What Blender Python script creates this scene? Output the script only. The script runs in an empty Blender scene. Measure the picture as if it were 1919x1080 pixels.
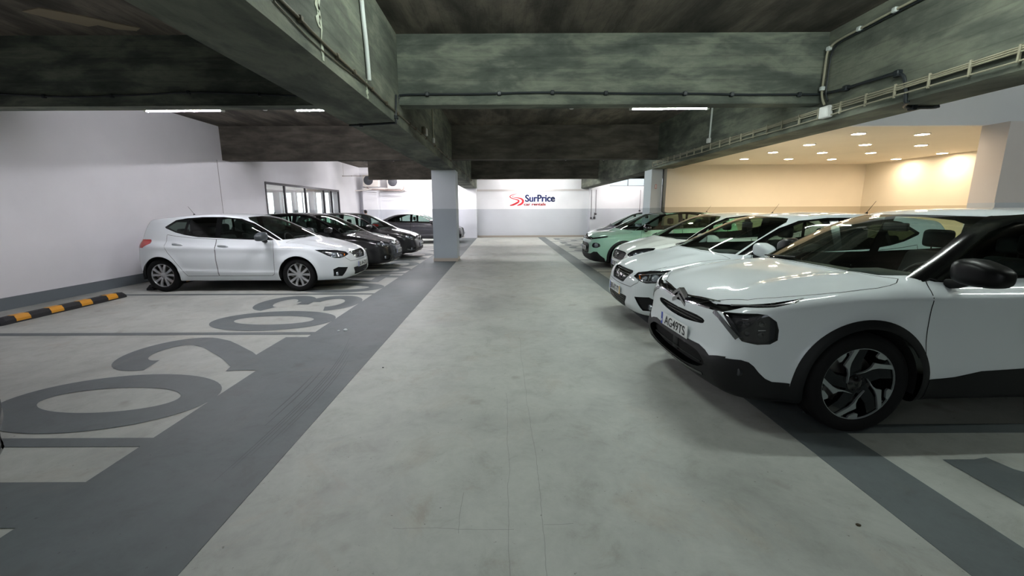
import bpy, bmesh, math, random
import numpy as np
from mathutils import Vector, Matrix
from mathutils.bvhtree import BVHTree
random.seed(7)
PI = math.pi
sc = bpy.context.scene
col = sc.collection

# ------------------------------------------------------------ camera
F_PX, PITCH, ROLL = 790.0, math.radians(10.54), 0.0045
cam_d = bpy.data.cameras.new('camera'); cam_d.sensor_width = 36.0; cam_d.lens = 36.0*F_PX/1919.0
cam_d.shift_x = 17.5/1919.0; cam_d.clip_start = 0.05; cam_d.clip_end = 200
cam = bpy.data.objects.new('camera', cam_d); col.objects.link(cam)
_f = Vector((0, math.cos(PITCH), -math.sin(PITCH))); _u0 = Vector((0, math.sin(PITCH), math.cos(PITCH))); _x0 = Vector((1, 0, 0))
_u = _u0*math.cos(ROLL)+_x0*math.sin(ROLL); _r = _x0*math.cos(ROLL)-_u0*math.sin(ROLL)
cam.matrix_world = Matrix(((_r.x, _u.x, -_f.x, 0), (_r.y, _u.y, -_f.y, 0), (_r.z, _u.z, -_f.z, 1.55), (0, 0, 0, 1)))
sc.camera = cam

# ------------------------------------------------------------ view, world
sc.view_settings.view_transform = 'Standard'; sc.view_settings.look = 'None'
sc.view_settings.exposure = 0.60; sc.view_settings.gamma = 1.0; sc.view_settings.use_curve_mapping = False
wd = bpy.data.worlds.new('world'); sc.world = wd; wd.use_nodes = True
wd.node_tree.nodes['Background'].inputs[0].default_value = (0.80, 0.90, 1.0, 1)
wd.node_tree.nodes['Background'].inputs[1].default_value = 1.0
LAMP = 190.0        # emission of the fluorescent tubes
DOWN = 140.0         # emission of the warm downlights
# ------------------------------------------------------------ materials
def lin(c):
    return tuple((v/255.0/12.92 if v <= 10 else ((v/255.0+0.055)/1.055)**2.4) for v in c)
MATS = {}
def mat(name, rgb, rough=0.5, metal=0.0, coat=0.0, spec=0.5, srgb=True, emit=None):
    if name in MATS: return MATS[name]
    m = bpy.data.materials.new(name); m.use_nodes = True; n = m.node_tree.nodes; b = n['Principled BSDF']
    c = lin(rgb) if srgb else rgb
    b.inputs['Base Color'].default_value = (*c, 1); b.inputs['Roughness'].default_value = rough
    b.inputs['Metallic'].default_value = metal; b.inputs['Coat Weight'].default_value = coat; b.inputs['Coat Roughness'].default_value = 0.03
    b.inputs['Specular IOR Level'].default_value = spec
    if emit: b.inputs['Emission Color'].default_value = (*emit[0], 1); b.inputs['Emission Strength'].default_value = emit[1]
    MATS[name] = m; return m
def nd(m, t, **kw):
    x = m.node_tree.nodes.new(t)
    for k, v in kw.items():
        if k in x.inputs.keys(): x.inputs[k].default_value = v
        else: setattr(x, k, v)
    return x
def lk(m, a, ao, b, bi): m.node_tree.links.new(a.outputs[ao], b.inputs[bi])
def ramp(m, stops):
    r = m.node_tree.nodes.new('ShaderNodeValToRGB'); e = r.color_ramp.elements
    while len(e) > 1: e.remove(e[-1])
    e[0].position = stops[0][0]; e[0].color = (*stops[0][1], 1)
    for p, c in stops[1:]:
        k = e.new(p); k.color = (*c, 1)
    return r
def mixc(m, fac, a, b, mode='MIX'):
    x = m.node_tree.nodes.new('ShaderNodeMix'); x.data_type = 'RGBA'; x.blend_type = mode
    for v, i in ((fac, 0), (a, 6), (b, 7)):
        if isinstance(v, tuple) and hasattr(v[0], 'outputs'): m.node_tree.links.new(v[0].outputs[v[1]], x.inputs[i])
        elif i == 0: x.inputs[0].default_value = v
        else: x.inputs[i].default_value = (*v, 1)
    return (x, 2)
def noise(m, vec, scale, detail=6, rough=.6, dist=0):
    t = nd(m, 'ShaderNodeTexNoise'); t.inputs['Scale'].default_value = scale; t.inputs['Detail'].default_value = detail
    t.inputs['Roughness'].default_value = rough; t.inputs['Distortion'].default_value = dist
    m.node_tree.links.new(vec[0].outputs[vec[1]], t.inputs['Vector']); return t
def coords(m, scale=(1, 1, 1)):
    g = nd(m, 'ShaderNodeNewGeometry'); mp = nd(m, 'ShaderNodeMapping'); mp.inputs['Scale'].default_value = scale
    m.node_tree.links.new(g.outputs['Position'], mp.inputs['Vector']); return (mp, 0)
def bump(m, src, strength, dist=.01):
    b = nd(m, 'ShaderNodeBump'); b.inputs['Strength'].default_value = strength; b.inputs['Distance'].default_value = dist
    m.node_tree.links.new(src[0].outputs[src[1]], b.inputs['Height'])
    m.node_tree.links.new(b.outputs[0], m.node_tree.nodes['Principled BSDF'].inputs['Normal'])

def concrete(name, lo, mid, hi, stretch):
    """board-marked concrete: streaks run along `stretch` axis"""
    m = mat(name, (90, 92, 84), .85, spec=.3)
    s = {'x': (.42, 1, 1.5), 'y': (1, .42, 1.5), 's': (.9, .25, 1)}[stretch]
    v = coords(m, s); a = noise(m, v, 2.4, 7, .62, .25); r = ramp(m, [(.28, lo), (.47, mid), (.60, hi), (.72, mid)]); lk(m, a, 0, r, 0)
    v2 = coords(m, (1, 1, 1)); b = noise(m, v2, .6, 4, .6); r2 = ramp(m, [(.34, (.68, .68, .68)), (.66, (1.22, 1.22, 1.22))]); lk(m, b, 0, r2, 0)
    c = mixc(m, 1.0, (r, 0), (r2, 0), 'MULTIPLY')
    # board joints
    vz = coords(m, (0, 0, 1) if stretch != 's' else (1, 0, 0)); w = nd(m, 'ShaderNodeTexWave', wave_type='BANDS', bands_direction='Z' if stretch != 's' else 'X')
    w.inputs['Scale'].default_value = 2.1; w.inputs['Distortion'].default_value = 0.0; lk(m, vz[0], 0, w, 'Vector')
    r3 = ramp(m, [(0, (.72, .72, .72)), (.03, (1, 1, 1))]); lk(m, w, 1, r3, 0)
    c = mixc(m, .6, c, mixc(m, 1.0, c, (r3, 0), 'MULTIPLY'))
    m.node_tree.links.new(c[0].outputs[2], m.node_tree.nodes['Principled BSDF'].inputs['Base Color'])
    f = noise(m, v2, 18, 5, .6); bump(m, (f, 0), .35, .01); return m

def crack_lines(m, c, v):
    g = nd(m, 'ShaderNodeNewGeometry'); sp = nd(m, 'ShaderNodeSeparateXYZ'); lk(m, g, 'Position', sp, 0); w = noise(m, v, .9, 5, .6)
    def mth(op, a, b):
        k = nd(m, 'ShaderNodeMath', operation=op)
        for i, q in enumerate((a, b)):
            if q is None: continue
            if isinstance(q, tuple): m.node_tree.links.new(q[0].outputs[q[1]], k.inputs[i])
            else: k.inputs[i].default_value = q
        return (k, 0)
    off = mth('MULTIPLY', mth('SUBTRACT', (w, 0), .5), .12)
    for ax, x0, lo, hi, oth in ((0, .03, .8, 3.4, 1), (0, .20, 1.2, 5.0, 1), (1, 1.83, -.55, .05, 0), (1, 1.86, .2, .35, 0), (0, -.22, 1.8, 2.1, 1)):
        d = mth('ABSOLUTE', mth('SUBTRACT', mth('ADD', (sp, ax), off), x0), None)
        f = mth('LESS_THAN', d, .0020); f = mth('MULTIPLY', f, mth('GREATER_THAN', (sp, oth), lo)); f = mth('MULTIPLY', f, mth('LESS_THAN', (sp, oth), hi)); f = mth('MULTIPLY', f, .35)
        c = mixc(m, f, c, (.10, .10, .09))
    return c
def floor_mat(name, base, dark, warm, rough=.42, cracks=False):
    m = mat(name, (150, 150, 145), rough)
    v = coords(m)
    a = noise(m, v, .8, 8, .62, .4); r = ramp(m, [(.30, tuple(x*.72 for x in base)), (.5, base), (.7, tuple(min(1, x*1.14) for x in base))]); lk(m, a, 0, r, 0)
    b = noise(m, v, 1.6, 9, .7, .9); rb = ramp(m, [(.54, (0, 0, 0)), (.70, (1, 1, 1))]); lk(m, b, 0, rb, 0)
    c = mixc(m, 1.0, (r, 0), warm); c = mixc(m, (rb, 0), (r, 0), tuple(.5*x+.5*y for x, y in zip(base, warm)))
    d = noise(m, v, 9, 6, .75); rd = ramp(m, [(.66, (0, 0, 0)), (.73, (.8, .8, .8))]); lk(m, d, 0, rd, 0)
    c = mixc(m, (rd, 0), c, dark)
    e = noise(m, coords(m, (1, .8, 1)), 20, 5, .7); re = ramp(m, [(.35, (.965, .965, .965)), (.65, (1.02, 1.02, 1.02))]); lk(m, e, 0, re, 0)
    c = mixc(m, 1.0, c, (re, 0), 'MULTIPLY')
    h = noise(m, v, 3.6, 10, .74, .5); rh = ramp(m, [(.30, (.80, .79, .77)), (.46, (.97, .97, .97)), (.60, (1.05, 1.05, 1.05))]); lk(m, h, 0, rh, 0); c = mixc(m, 1.0, c, (rh, 0), 'MULTIPLY')
    k_ = noise(m, v, 2.1, 3, .5, .2); rk = ramp(m, [(.66, (0, 0, 0)), (.78, (.75, .75, .75))]); lk(m, k_, 0, rk, 0); c = mixc(m, (rk, 0), c, tuple(.55*x for x in warm))
    q_ = noise(m, v, 34, 3, .6); rq = ramp(m, [(.70, (0, 0, 0)), (.74, (.8, .8, .8))]); lk(m, q_, 0, rq, 0); c = mixc(m, (rq, 0), c, dark)
    if cracks: c = crack_lines(m, c, v)
    m.node_tree.links.new(c[0].outputs[2], m.node_tree.nodes['Principled BSDF'].inputs['Base Color'])
    rr = ramp(m, [(.3, (rough-.04,)*3), (.7, (rough+.16,)*3)]); lk(m, a, 0, rr, 0)
    m.node_tree.links.new(rr.outputs[0], m.node_tree.nodes['Principled BSDF'].inputs['Roughness'])
    bump(m, (e, 0), .12, .004); return m

def wall_mat(name, rgb, rough=.55):
    m = mat(name, rgb, rough); v = coords(m); a = noise(m, v, .7, 5, .6); b = lin(rgb)
    r = ramp(m, [(.35, tuple(x*.94 for x in b)), (.65, b)]); lk(m, a, 0, r, 0)
    m.node_tree.links.new(r.outputs[0], m.node_tree.nodes['Principled BSDF'].inputs['Base Color'])
    f = noise(m, v, 60, 3, .5); bump(m, (f, 0), .10, .004); return m

def glass(name, tint, refl=1.0):
    """thin sheet of tinted glass: clear-through plus a fresnel reflection"""
    if name in MATS: return MATS[name]
    m = bpy.data.materials.new(name); m.use_nodes = True; n = m.node_tree.nodes; n.remove(n['Principled BSDF'])
    t = n.new('ShaderNodeBsdfTransparent'); t.inputs[0].default_value = (*tint, 1)
    g = n.new('ShaderNodeBsdfGlossy'); g.inputs['Roughness'].default_value = .02; g.inputs[0].default_value = (refl,)*3+(1,)
    ge = n.new('ShaderNodeNewGeometry'); dp = n.new('ShaderNodeVectorMath'); dp.operation = 'DOT_PRODUCT'; L = m.node_tree.links
    L.new(ge.outputs['Normal'], dp.inputs[0]); L.new(ge.outputs['Incoming'], dp.inputs[1]); prev = (dp, 'Value')
    for op, b in (('ABSOLUTE', None), ('SUBTRACT', 'inv'), ('POWER', 4.6), ('MULTIPLY', .93), ('ADD', .06)):
        k = n.new('ShaderNodeMath'); k.operation = op; k.use_clamp = op == 'ADD'
        if b == 'inv': k.inputs[0].default_value = 1.0; L.new(prev[0].outputs[prev[1]], k.inputs[1])
        else:
            L.new(prev[0].outputs[prev[1]], k.inputs[0])
            if b is not None: k.inputs[1].default_value = b
        prev = (k, 0)
    x = n.new('ShaderNodeMixShader')
    L.new(prev[0].outputs[0], x.inputs[0]); L.new(t.outputs[0], x.inputs[1]); L.new(g.outputs[0], x.inputs[2]); L.new(x.outputs[0], n['Material Output'].inputs[0])
    MATS[name] = m; return m

# ------------------------------------------------------------ objects
def tag(o, label=None, cat=None, group=None, kind=None):
    if label: o['label'] = label
    if cat: o['category'] = cat
    if group: o['group'] = group
    if kind: o['kind'] = kind
    return o
def empty(name, loc=(0, 0, 0), rz=0.0, label=None, cat=None, group=None):
    o = bpy.data.objects.new(name, None); col.objects.link(o); o.location = loc; o.rotation_euler.z = rz
    o.empty_display_size = .2
    return tag(o, label, cat, group)
class MB:
    """collects simple shapes into one mesh"""
    def __init__(s): s.v = []; s.f = []; s.sm = []
    def add(s, v, f, smooth=False):
        n = len(s.v); s.v += [tuple(p) for p in v]; s.f += [tuple(i+n for i in q) for q in f]; s.sm += [smooth]*len(f); return s
    def box(s, a, b, c0=None):
        (x0, y0, z0), (x1, y1, z1) = a, b
        v = [(x, y, z) for z in (z0, z1) for y in (y0, y1) for x in (x0, x1)]
        return s.add(v, [(0, 2, 3, 1), (4, 5, 7, 6), (0, 1, 5, 4), (2, 6, 7, 3), (0, 4, 6, 2), (1, 3, 7, 5)])
    def bbox(s, a, b, r=.01, seg=2):
        """box with rounded edges"""
        bm = bmesh.new(); bmesh.ops.create_cube(bm, size=1)
        for v in bm.verts: v.co = Vector([(a[i]+b[i])/2+v.co[i]*(b[i]-a[i]) for i in range(3)])
        bmesh.ops.bevel(bm, geom=list(bm.edges), offset=min(r, .49*min(abs(b[i]-a[i]) for i in range(3))), segments=seg, affect='EDGES', profile=.5)
        bm.verts.index_update(); s.add([v.co[:] for v in bm.verts], [[v.index for v in f.verts] for f in bm.faces], True); bm.free(); return s
    def tube(s, pts, r, n=8, cap=True):
        pts = [Vector(p) for p in pts]; rs = r if isinstance(r, (list, tuple)) else [r]*len(pts); v = []; f = []
        ref = None
        for i, p in enumerate(pts):
            d = (pts[min(i+1, len(pts)-1)]-pts[max(i-1, 0)]).normalized()
            if ref is None: ref = Vector((0, 0, 1)) if abs(d.z) < .9 else Vector((1, 0, 0))
            a = d.cross(ref)
            a = a.normalized() if a.length > 1e-5 else d.orthogonal().normalized()
            b = d.cross(a).normalized(); ref = -b if b.dot(ref) < 0 else b
            b = a.cross(d)
            for k in range(n):
                t = 2*PI*k/n; v.append(p+(a*math.cos(t)+b*math.sin(t))*rs[i])
        for i in range(len(pts)-1):
            for k in range(n):
                q = (i*n+k, i*n+(k+1) % n, (i+1)*n+(k+1) % n, (i+1)*n+k); f.append(q)
        if cap: f.append(tuple(range(n))[::-1]); f.append(tuple((len(pts)-1)*n+k for k in range(n)))
        return s.add(v, f, True)
    def lathe(s, prof, n=32, origin=(0, 0, 0), axis='y', flip=False):
        """profile [(radius, h)...] turned around an axis"""
        v = []; f = []; ox, oy, oz = origin
        for (r, h) in prof:
            for k in range(n):
                t = 2*PI*k/n; a, b = r*math.cos(t), r*math.sin(t)
                v.append({'y': (ox+a, oy+h, oz+b), 'z': (ox+a, oy+b, oz+h), 'x': (ox+h, oy+a, oz+b)}[axis])
        for i in range(len(prof)-1):
            for k in range(n):
                q = (i*n+k, i*n+(k+1) % n, (i+1)*n+(k+1) % n, (i+1)*n+k); f.append(q[::-1] if flip else q)
        return s.add(v, f, True)
    def prism(s, poly, z0, z1, axis='z'):
        n = len(poly); g = {'z': lambda a, b, h: (a, b, h), 'y': lambda a, b, h: (a, h, b), 'x': lambda a, b, h: (h, a, b)}[axis]
        v = [g(a, b, z0) for a, b in poly]+[g(a, b, z1) for a, b in poly]
        return s.add(v, [tuple(range(n))[::-1], tuple(range(n, 2*n))]+[(i, (i+1) % n, n+(i+1) % n, n+i) for i in range(n)])
    def build(s, name, m, parent=None, fix=True):
        me = bpy.data.meshes.new(name); me.from_pydata(s.v, [], s.f); me.materials.append(m)
        me.polygons.foreach_set('use_smooth', s.sm)
        if fix:
            bm = bmesh.new(); bm.from_mesh(me); bmesh.ops.recalc_face_normals(bm, faces=bm.faces); bm.to_mesh(me); bm.free()
        if any(s.sm):
            try: me.set_sharp_from_angle(angle=math.radians(40))
            except Exception: pass
        o = bpy.data.objects.new(name, me); col.objects.link(o)
        if parent: o.parent = parent
        return o
def struct(name, mb, m): return tag(mb.build(name, m), kind='structure')
def copy_tree(o, parent=None):
    c = o.copy(); col.objects.link(c)
    if parent: c.parent = parent
    for ch in list(o.children): copy_tree(ch, c)
    return c
def text_mesh(name, body, size, m, parent=None, mw=None, bold=.0, sx=1.0, depth=.002, align='CENTER'):
    cu = bpy.data.curves.new(name, 'FONT'); cu.body = body; cu.size = size; cu.offset = bold; cu.extrude = depth; cu.align_x = align; cu.align_y = 'CENTER'
    o = bpy.data.objects.new(name+'_tmp', cu); col.objects.link(o)
    dg = bpy.context.evaluated_depsgraph_get(); me = bpy.data.meshes.new_from_object(o.evaluated_get(dg)); bpy.data.objects.remove(o); bpy.data.curves.remove(cu)
    me.transform(Matrix.Diagonal((sx, 1, 1, 1)))
    if mw is not None: me.transform(mw)
    me.materials.clear(); me.materials.append(m); me.name = name
    n = bpy.data.objects.new(name, me); col.objects.link(n)
    if parent: n.parent = parent
    return n
# ------------------------------------------------------------ building materials
M_beam_x = concrete('beam_concrete_x', (.038, .046, .039), (.092, .106, .086), (.185, .20, .155), 'x')
M_beam_y = concrete('beam_concrete_y', (.050, .057, .047), (.104, .116, .093), (.185, .198, .152), 'y')
M_beam_f = concrete('beam_concrete_brown', (.045, .040, .033), (.078, .071, .058), (.12, .108, .088), 'x')
M_slab = concrete('slab_concrete', (.036, .033, .028), (.092, .082, .067), (.18, .155, .125), 's')
M_floor = floor_mat('floor_screed', (.375, .39, .36), (.12, .12, .10), (.32, .28, .225), rough=.52, cracks=True)
M_paint = floor_mat('floor_paint_grey', (.098, .116, .120), (.05, .055, .055), (.13, .135, .125), .58)
M_wall = wall_mat('white_wall_paint', (234, 234, 238))
M_dado = wall_mat('grey_dado_paint', (196, 199, 206))
M_base = wall_mat('grey_base_paint', (112, 120, 126), .5)
M_skirt = wall_mat('stone_skirting', (176, 166, 156))
M_col = wall_mat('column_paint', (205, 211, 218))
M_cold = wall_mat('column_dado', (164, 173, 182))
M_cream = wall_mat('cream_wall', (232, 222, 206))
M_creamd = wall_mat('cream_dado', (196, 184, 164))
M_frame = mat('dark_window_frame', (62, 60, 64), .4)
M_white = mat('white_plastic', (225, 225, 222), .4)

XW, YB, ZS = -7.95, 24.2, 3.88
XR, YR, ZR = 10.6, 12.7, 2.80      # the warm lit recess on the right
# floor, slab
struct('floor', MB().box((XW-.3, -9, -.2), (14, YB+.4, 0)), M_floor)
struct('ceiling', MB().box((XW-.3, -9, ZS), (14, YB+.4, ZS+.25)), M_slab)
# walls
struct('wall_left', MB().box((XW-.3, -9, 0), (XW, 14.5, ZS)).box((XW-.3, 14.5, 0), (XW, 21.0, .9)).box((XW-.3, 14.5, 2.49), (XW, 21.0, ZS)).box((XW-.3, 21.0, 0), (XW, YB, ZS)), M_wall)
struct('baseboard_left', MB().box((XW, -9, 0), (XW+.012, YB, .2)), M_base)
struct('trim_1', MB().box((XW, 12.20, .2), (XW+.006, 12.215, 2.95)), mat('joint_grey', (150, 146, 148)))
bw = MB().box((XW-.3, YB, 1.58), (6.0, YB+.3, ZS)).box((9.0, YB, 1.58), (14, YB+.3, ZS)).box((6.0, YB, 1.58), (9.0, YB+.3, 2.80)).box((6.0, YB, 3.36), (9.0, YB+.3, ZS))
struct('wall_back', bw, M_wall)
struct('trim_2', MB().box((XW, YB-.004, 0), (14, YB+.3, 1.58)), M_dado)
struct('baseboard_back', MB().box((XW, YB-.02, 0), (14, YB, .10)), M_skirt)
struct('trim_3', MB().box((XW, YB-.035, 2.56), (4.8, YB, 2.66)), wall_mat('ledge', (205, 200, 200)))
struct('wall_rear', MB().box((XW-.3, -9.2, 0), (-1.6, -9, ZS)).box((2.2, -9.2, 0), (14, -9, ZS)).box((-1.6, -9.2, 2.6), (2.2, -9, ZS)), M_wall)
struct('wall_right', MB().box((13.7, -9, 0), (14, YB, ZS)), M_wall)
# warm recess on the right
cr = MB().box((XR, 6.93, 1.6), (XR+.2, YR+.2, ZR)).box((4.80, YR, 1.6), (XR, YR+.2, ZR)).box((4.80, YR-.03, 1.6), (5.22, YR, ZR))
struct('wall_recess', cr, M_cream)
cd = MB().box((XR, 6.93, 0), (XR+.2, YR+.2, 1.6)).box((4.80, YR, 0), (XR, YR+.2, 1.6)).box((4.80, YR-.03, 0), (5.22, YR, 1.6))
struct('trim_4', cd, M_creamd)
struct('ceiling_recess', MB().box((4.97, 6.93, ZR), (XR+.2, YR+.95, ZR+.1)), M_cream)
struct('wall_fascia', MB().box((4.97, 6.85, ZR), (13.7, 6.93, ZS)), M_wall)
# pillar wall right of the recess
struct('wall_pillar', MB().box((7.5, 6.55, 1.62), (8.35, 6.93, ZR)), wall_mat('pillar_paint', (214, 206, 204)))
struct('wall_pillar_base', MB().box((7.5, 6.54, 0), (8.35, 6.93, 1.62)), M_dado)
struct('wall_side', MB().box((8.35, 4.2, 0), (8.6, 6.93, ZS)), M_wall)

# beams
Y1, Y2, Y3 = 6.2, 12.45, 20.0
ZB, ZL = 2.98, 2.70
for nm, (x0, x1) in dict(beam_long=(-2.09, -1.42), beam_long_right=(4.42, 4.97)).items():
    o = struct(nm, MB().box((x0, -9, ZL), (x1, YB, ZS)), M_beam_y)
for (y, w, zb) in ((-.7, .30, ZB), (Y1, .25, ZB), (Y2, .36, ZB-.02), (Y3, .36, ZB-.04)):
    struct('cross_beam', MB().box((-1.42, y, zb), (4.42, y+w, ZS)), M_beam_x if y < 8 else M_beam_f)
    xl = XW if y < 19 else -6.15
    struct('cross_beam', MB().box((xl, y, zb), (-2.09, y+w, ZS)), M_beam_x if y < 8 else M_beam_f)
    struct('cross_beam', MB().box((4.97, y, zb), (8.35 if y < 10 else 13.7, y+w, ZS)), M_beam_x) if y < 6 or y > 13.9 else None
# columns
for nm, (x0, x1, y0, y1) in dict(column=(-2.09, -1.38, 12.83, 13.5), column_right=(4.42, 4.74, 12.85, 13.5), column_near=(-2.09, -1.38, -4.0, -3.3)).items():
    struct(nm, MB().box((x0, y0, 1.58), (x1, y1, ZL)), M_col)
    struct(nm+'_dado', MB().box((x0-.002, y0-.002, .1), (x1+.002, y1+.002, 1.58)), M_cold)
    struct(nm+'_skirting', MB().box((x0-.015, y0-.015, 0), (x1+.015, y1+.015, .10)), M_skirt)
# pilasters on the back wall
for (x0, x1) in ((-2.12, -1.42), (4.85, 5.55), (-7.65, -6.85)):
    struct('pilaster', MB().box((x0, YB-.55, 1.58), (x1, YB, ZL+.02)), M_wall)
    struct('pilaster_dado', MB().box((x0-.002, YB-.552, 0), (x1+.002, YB, 1.58)), M_dado)

# spalled patch on the slab and lime streaks on the long beam
M_spall = mat('bare_concrete', (150, 138, 116), .9); M_lime = mat('lime_streak', (172, 178, 160), .8)
_sp = [(-3.72,3.60),(-3.40,3.52),(-3.22,3.62),(-3.05,3.74),(-2.80,3.95),(-2.62,4.08),(-2.75,4.16),(-3.0,4.10),(-3.12,3.98),(-3.30,4.02),(-3.42,3.90),(-3.55,3.80)]
_sp = [(x*.9-2.3, (y-3.8)*1.0+5.68) for x, y in _sp]
struct('spalled_patch', MB().prism(_sp, ZS-.012, ZS), M_spall)
for (y, z0, z1, w) in ((3.62, 2.72, 3.42, .035), (4.74, 2.71, 2.90, .05), (3.58, 2.95, 3.2, .06)):
    mb = MB(); n = 9; L = [(y+w*(.5+.5*math.sin(k*2.3+z0*7)), z0+(z1-z0)*k/n) for k in range(n+1)]; Rr = [(y-w*(.4+.4*math.cos(k*1.7+z1*5)), z0+(z1-z0)*k/n) for k in range(n+1)]
    mb.prism(L+Rr[::-1], -1.42, -1.414, 'x'); struct('lime_streak', mb, M_lime)

# painted floor: aisle bands, bay lines, numbers
TH = .0025
def slab(name, x0, x1, y0, y1, z=TH): return struct(name, MB().box((x0, y0, 0), (x1, y1, z)), M_paint)
slab('floor_band', -2.43, -1.41, -9, 23.6); slab('floor_band', 2.0, 2.40, -9, 23.9)
LY = [2.58+2.575*k for k in range(-2, 8)]
for y in LY: slab('bay_line', XW+.4, -2.43, y, y+.11)
LYR = [2.71+2.575*k for k in range(-2, 8)]
for y in LYR: slab('bay_line', 2.40, 7.6, y, y+.12)

M_mark = mat('tyre_mark', (72, 78, 80), .7)
def tyre_mark(pts, w):
    mb = MB(); v = []; n = len(pts)
    for i, (x, y) in enumerate(pts):
        a, b = pts[max(i-1, 0)], pts[min(i+1, n-1)]; d = Vector((b[0]-a[0], b[1]-a[1], 0)).normalized(); ww = w*(.35+.65*math.sin(PI*i/(n-1)))
        v += [(x-d.y*ww/2, y+d.x*ww/2, .0036), (x+d.y*ww/2, y-d.x*ww/2, .0036)]
    mb.add(v, [(2*i, 2*i+1, 2*i+3, 2*i+2) for i in range(n-1)]); o = struct('tyre_mark', mb, M_mark)
for k, dx in enumerate((0, .022, .05, .085, .11, -.08, -.13)):
    tyre_mark([(-1.66-.000*t+dx-.09*(t-3.2)**2*(.8 if t > 3.2 else .25), t) for t in np.linspace(2.2+.13*k, 5.0-.2*k, 26)], .008 if k < 5 else .012)

def ribbon(mb, pts, w, z):
    P = [Vector((*p, 0)) for p in pts]; L = []; R = []
    for i, p in enumerate(P):
        d = (P[min(i+1, len(P)-1)]-P[max(i-1, 0)]).normalized(); n = Vector((-d.y, d.x, 0)); ww = w[i] if isinstance(w, list) else w
        L.append(p+n*ww/2); R.append(p-n*ww/2)
    n = len(P); v = [(*q[:2], z) for q in L]+[(*q[:2], z) for q in R]
    mb.add(v, [(i, i+1, n+i+1, n+i) for i in range(n-1)])
def arc(cx, cy, rx, ry, a0, a1, n=24): return [(cx+rx*math.cos(math.radians(a0+(a1-a0)*i/n)), cy+ry*math.sin(math.radians(a0+(a1-a0)*i/n))) for i in range(n+1)]
def digit(ch, z=.003, W=1.10, Hh=1.72):
    """digit outline in its own frame: u 0..W to the right, v 0..Hh up"""
    mb = MB(); t = .29; h = t/2
    if ch == '0':
        o = arc(W/2, Hh/2, W/2, Hh/2, 0, 360, 56); i = arc(W/2, Hh/2, W/2-.31, Hh/2-.30, 0, 360, 56); n = len(o)
        mb.add([(*p, z) for p in o]+[(*p, z) for p in i], [(k, k+1, n+k+1, n+k) for k in range(n-1)])
    if ch == '1': ribbon(mb, [(W*.60, 0), (W*.60, Hh)], .36, z); ribbon(mb, [(W*.14, Hh*.70), (W*.62, Hh*.93)], .25, z+.0003)
    if ch == '2':
        pth = arc(W/2, Hh-.47, W/2-h, .47-h, 195, -25, 26); a = pth[-1]
        pth += [(a[0]-.08, a[1]-.16), (a[0]-.22, a[1]-.34), (.44, .46), (.20, .22)]
        ribbon(mb, pth, t, z); ribbon(mb, [(0, h*.93), (W, h*.93)], t*.93, z+.0003); ribbon(mb, [(.0, .2), (.36, .28)], .2, z+.0004)
    if ch == '3':
        ribbon(mb, arc(W*.46, Hh-.45, W*.54-h, .45-h, 170, -80, 28), t, z)
        ribbon(mb, arc(W*.46, .50, W*.54-h, .50-h, 80, -170, 28), t, z+.0003)
        ribbon(mb, [(W*.34, .93), (W*.62, .93)], .2, z+.0005)
    if ch == '4': ribbon(mb, [(W*.70, 0), (W*.70, Hh)], t, z); ribbon(mb, [(0, .42), (W, .42)], .24, z+.0003); ribbon(mb, [(.10, .42), (W*.66, Hh-.06)], .26, z+.0005)
    if ch == '5':
        ribbon(mb, arc(W*.45, .52, W*.55-h, .52-h, 120, -165, 28), t, z); ribbon(mb, [(.16, .80), (.22, Hh)], .26, z+.0003); ribbon(mb, [(.12, Hh-.13), (W*.95, Hh-.13)], .26, z+.0005)
    if ch == '6':
        ribbon(mb, arc(W/2, .52, W/2-h, .52-h, 0, 360, 36), t, z); ribbon(mb, arc(W*.9, .52, W*.9-h, Hh-.66, 180, 95, 24), t*.9, z+.0003)
    if ch == '7': ribbon(mb, [(0, Hh-.14), (W, Hh-.14)], .28, z); ribbon(mb, [(W-.16, Hh-.14), (W*.35, 0)], .29, z+.0003)
    if ch == '8': ribbon(mb, arc(W/2, Hh-.44, W/2-h-.04, .44-h, 0, 360, 36), t, z); ribbon(mb, arc(W/2, .50, W/2-h, .50-h, 0, 360, 36), t, z+.0003)
    if ch == '9': ribbon(mb, arc(W/2, Hh-.52, W/2-h, .52-h, 0, 360, 36), t, z); ribbon(mb, arc(W*.1, Hh-.52, W*.9-h, Hh-.66, 0, -85, 24), t*.9, z+.0003)
    return mb
def place_digit(ch, side, y0, label):
    """left bays read from the aisle facing -x, right bays facing +x"""
    mb = digit(ch)
    if side == 'L': mb.v = [(-2.425-v, y0+u, z) for (u, v, z) in mb.v]
    else: mb.v = [(2.74+v, y0-u, z) for (u, v, z) in mb.v]
    o = mb.build('floor_digit', M_paint, fix=False)
    for p in o.data.polygons:
        if p.normal.z < 0: p.flip()
    tag(o, label, 'floor marking', 'stencilled bay numbers')
WORDS = {1: 'in the nearest left bay', 2: 'in the first empty left bay', 3: 'in the left bay with the wheel stop', 4: 'under the left white hatchback', 5: 'by the black hatchback', 6: 'by the charcoal hatchback', 7: 'past the painted column'}
for k in range(1, 8):
    y = 2.58+2.575*(k-2)
    place_digit('0', 'L', y+.17, 'grey stencilled zero, near digit of the pair '+WORDS[k])
    place_digit(str(k), 'L', y+1.36, 'grey stencilled %s, far digit of the pair %s' % (['', 'one', 'two', 'three', 'four', 'five', 'six', 'seven'][k], WORDS[k]))
place_digit('2', 'R', 2.39, 'grey stencilled two on the right side, beside the front wheel of the white crossover')

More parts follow.
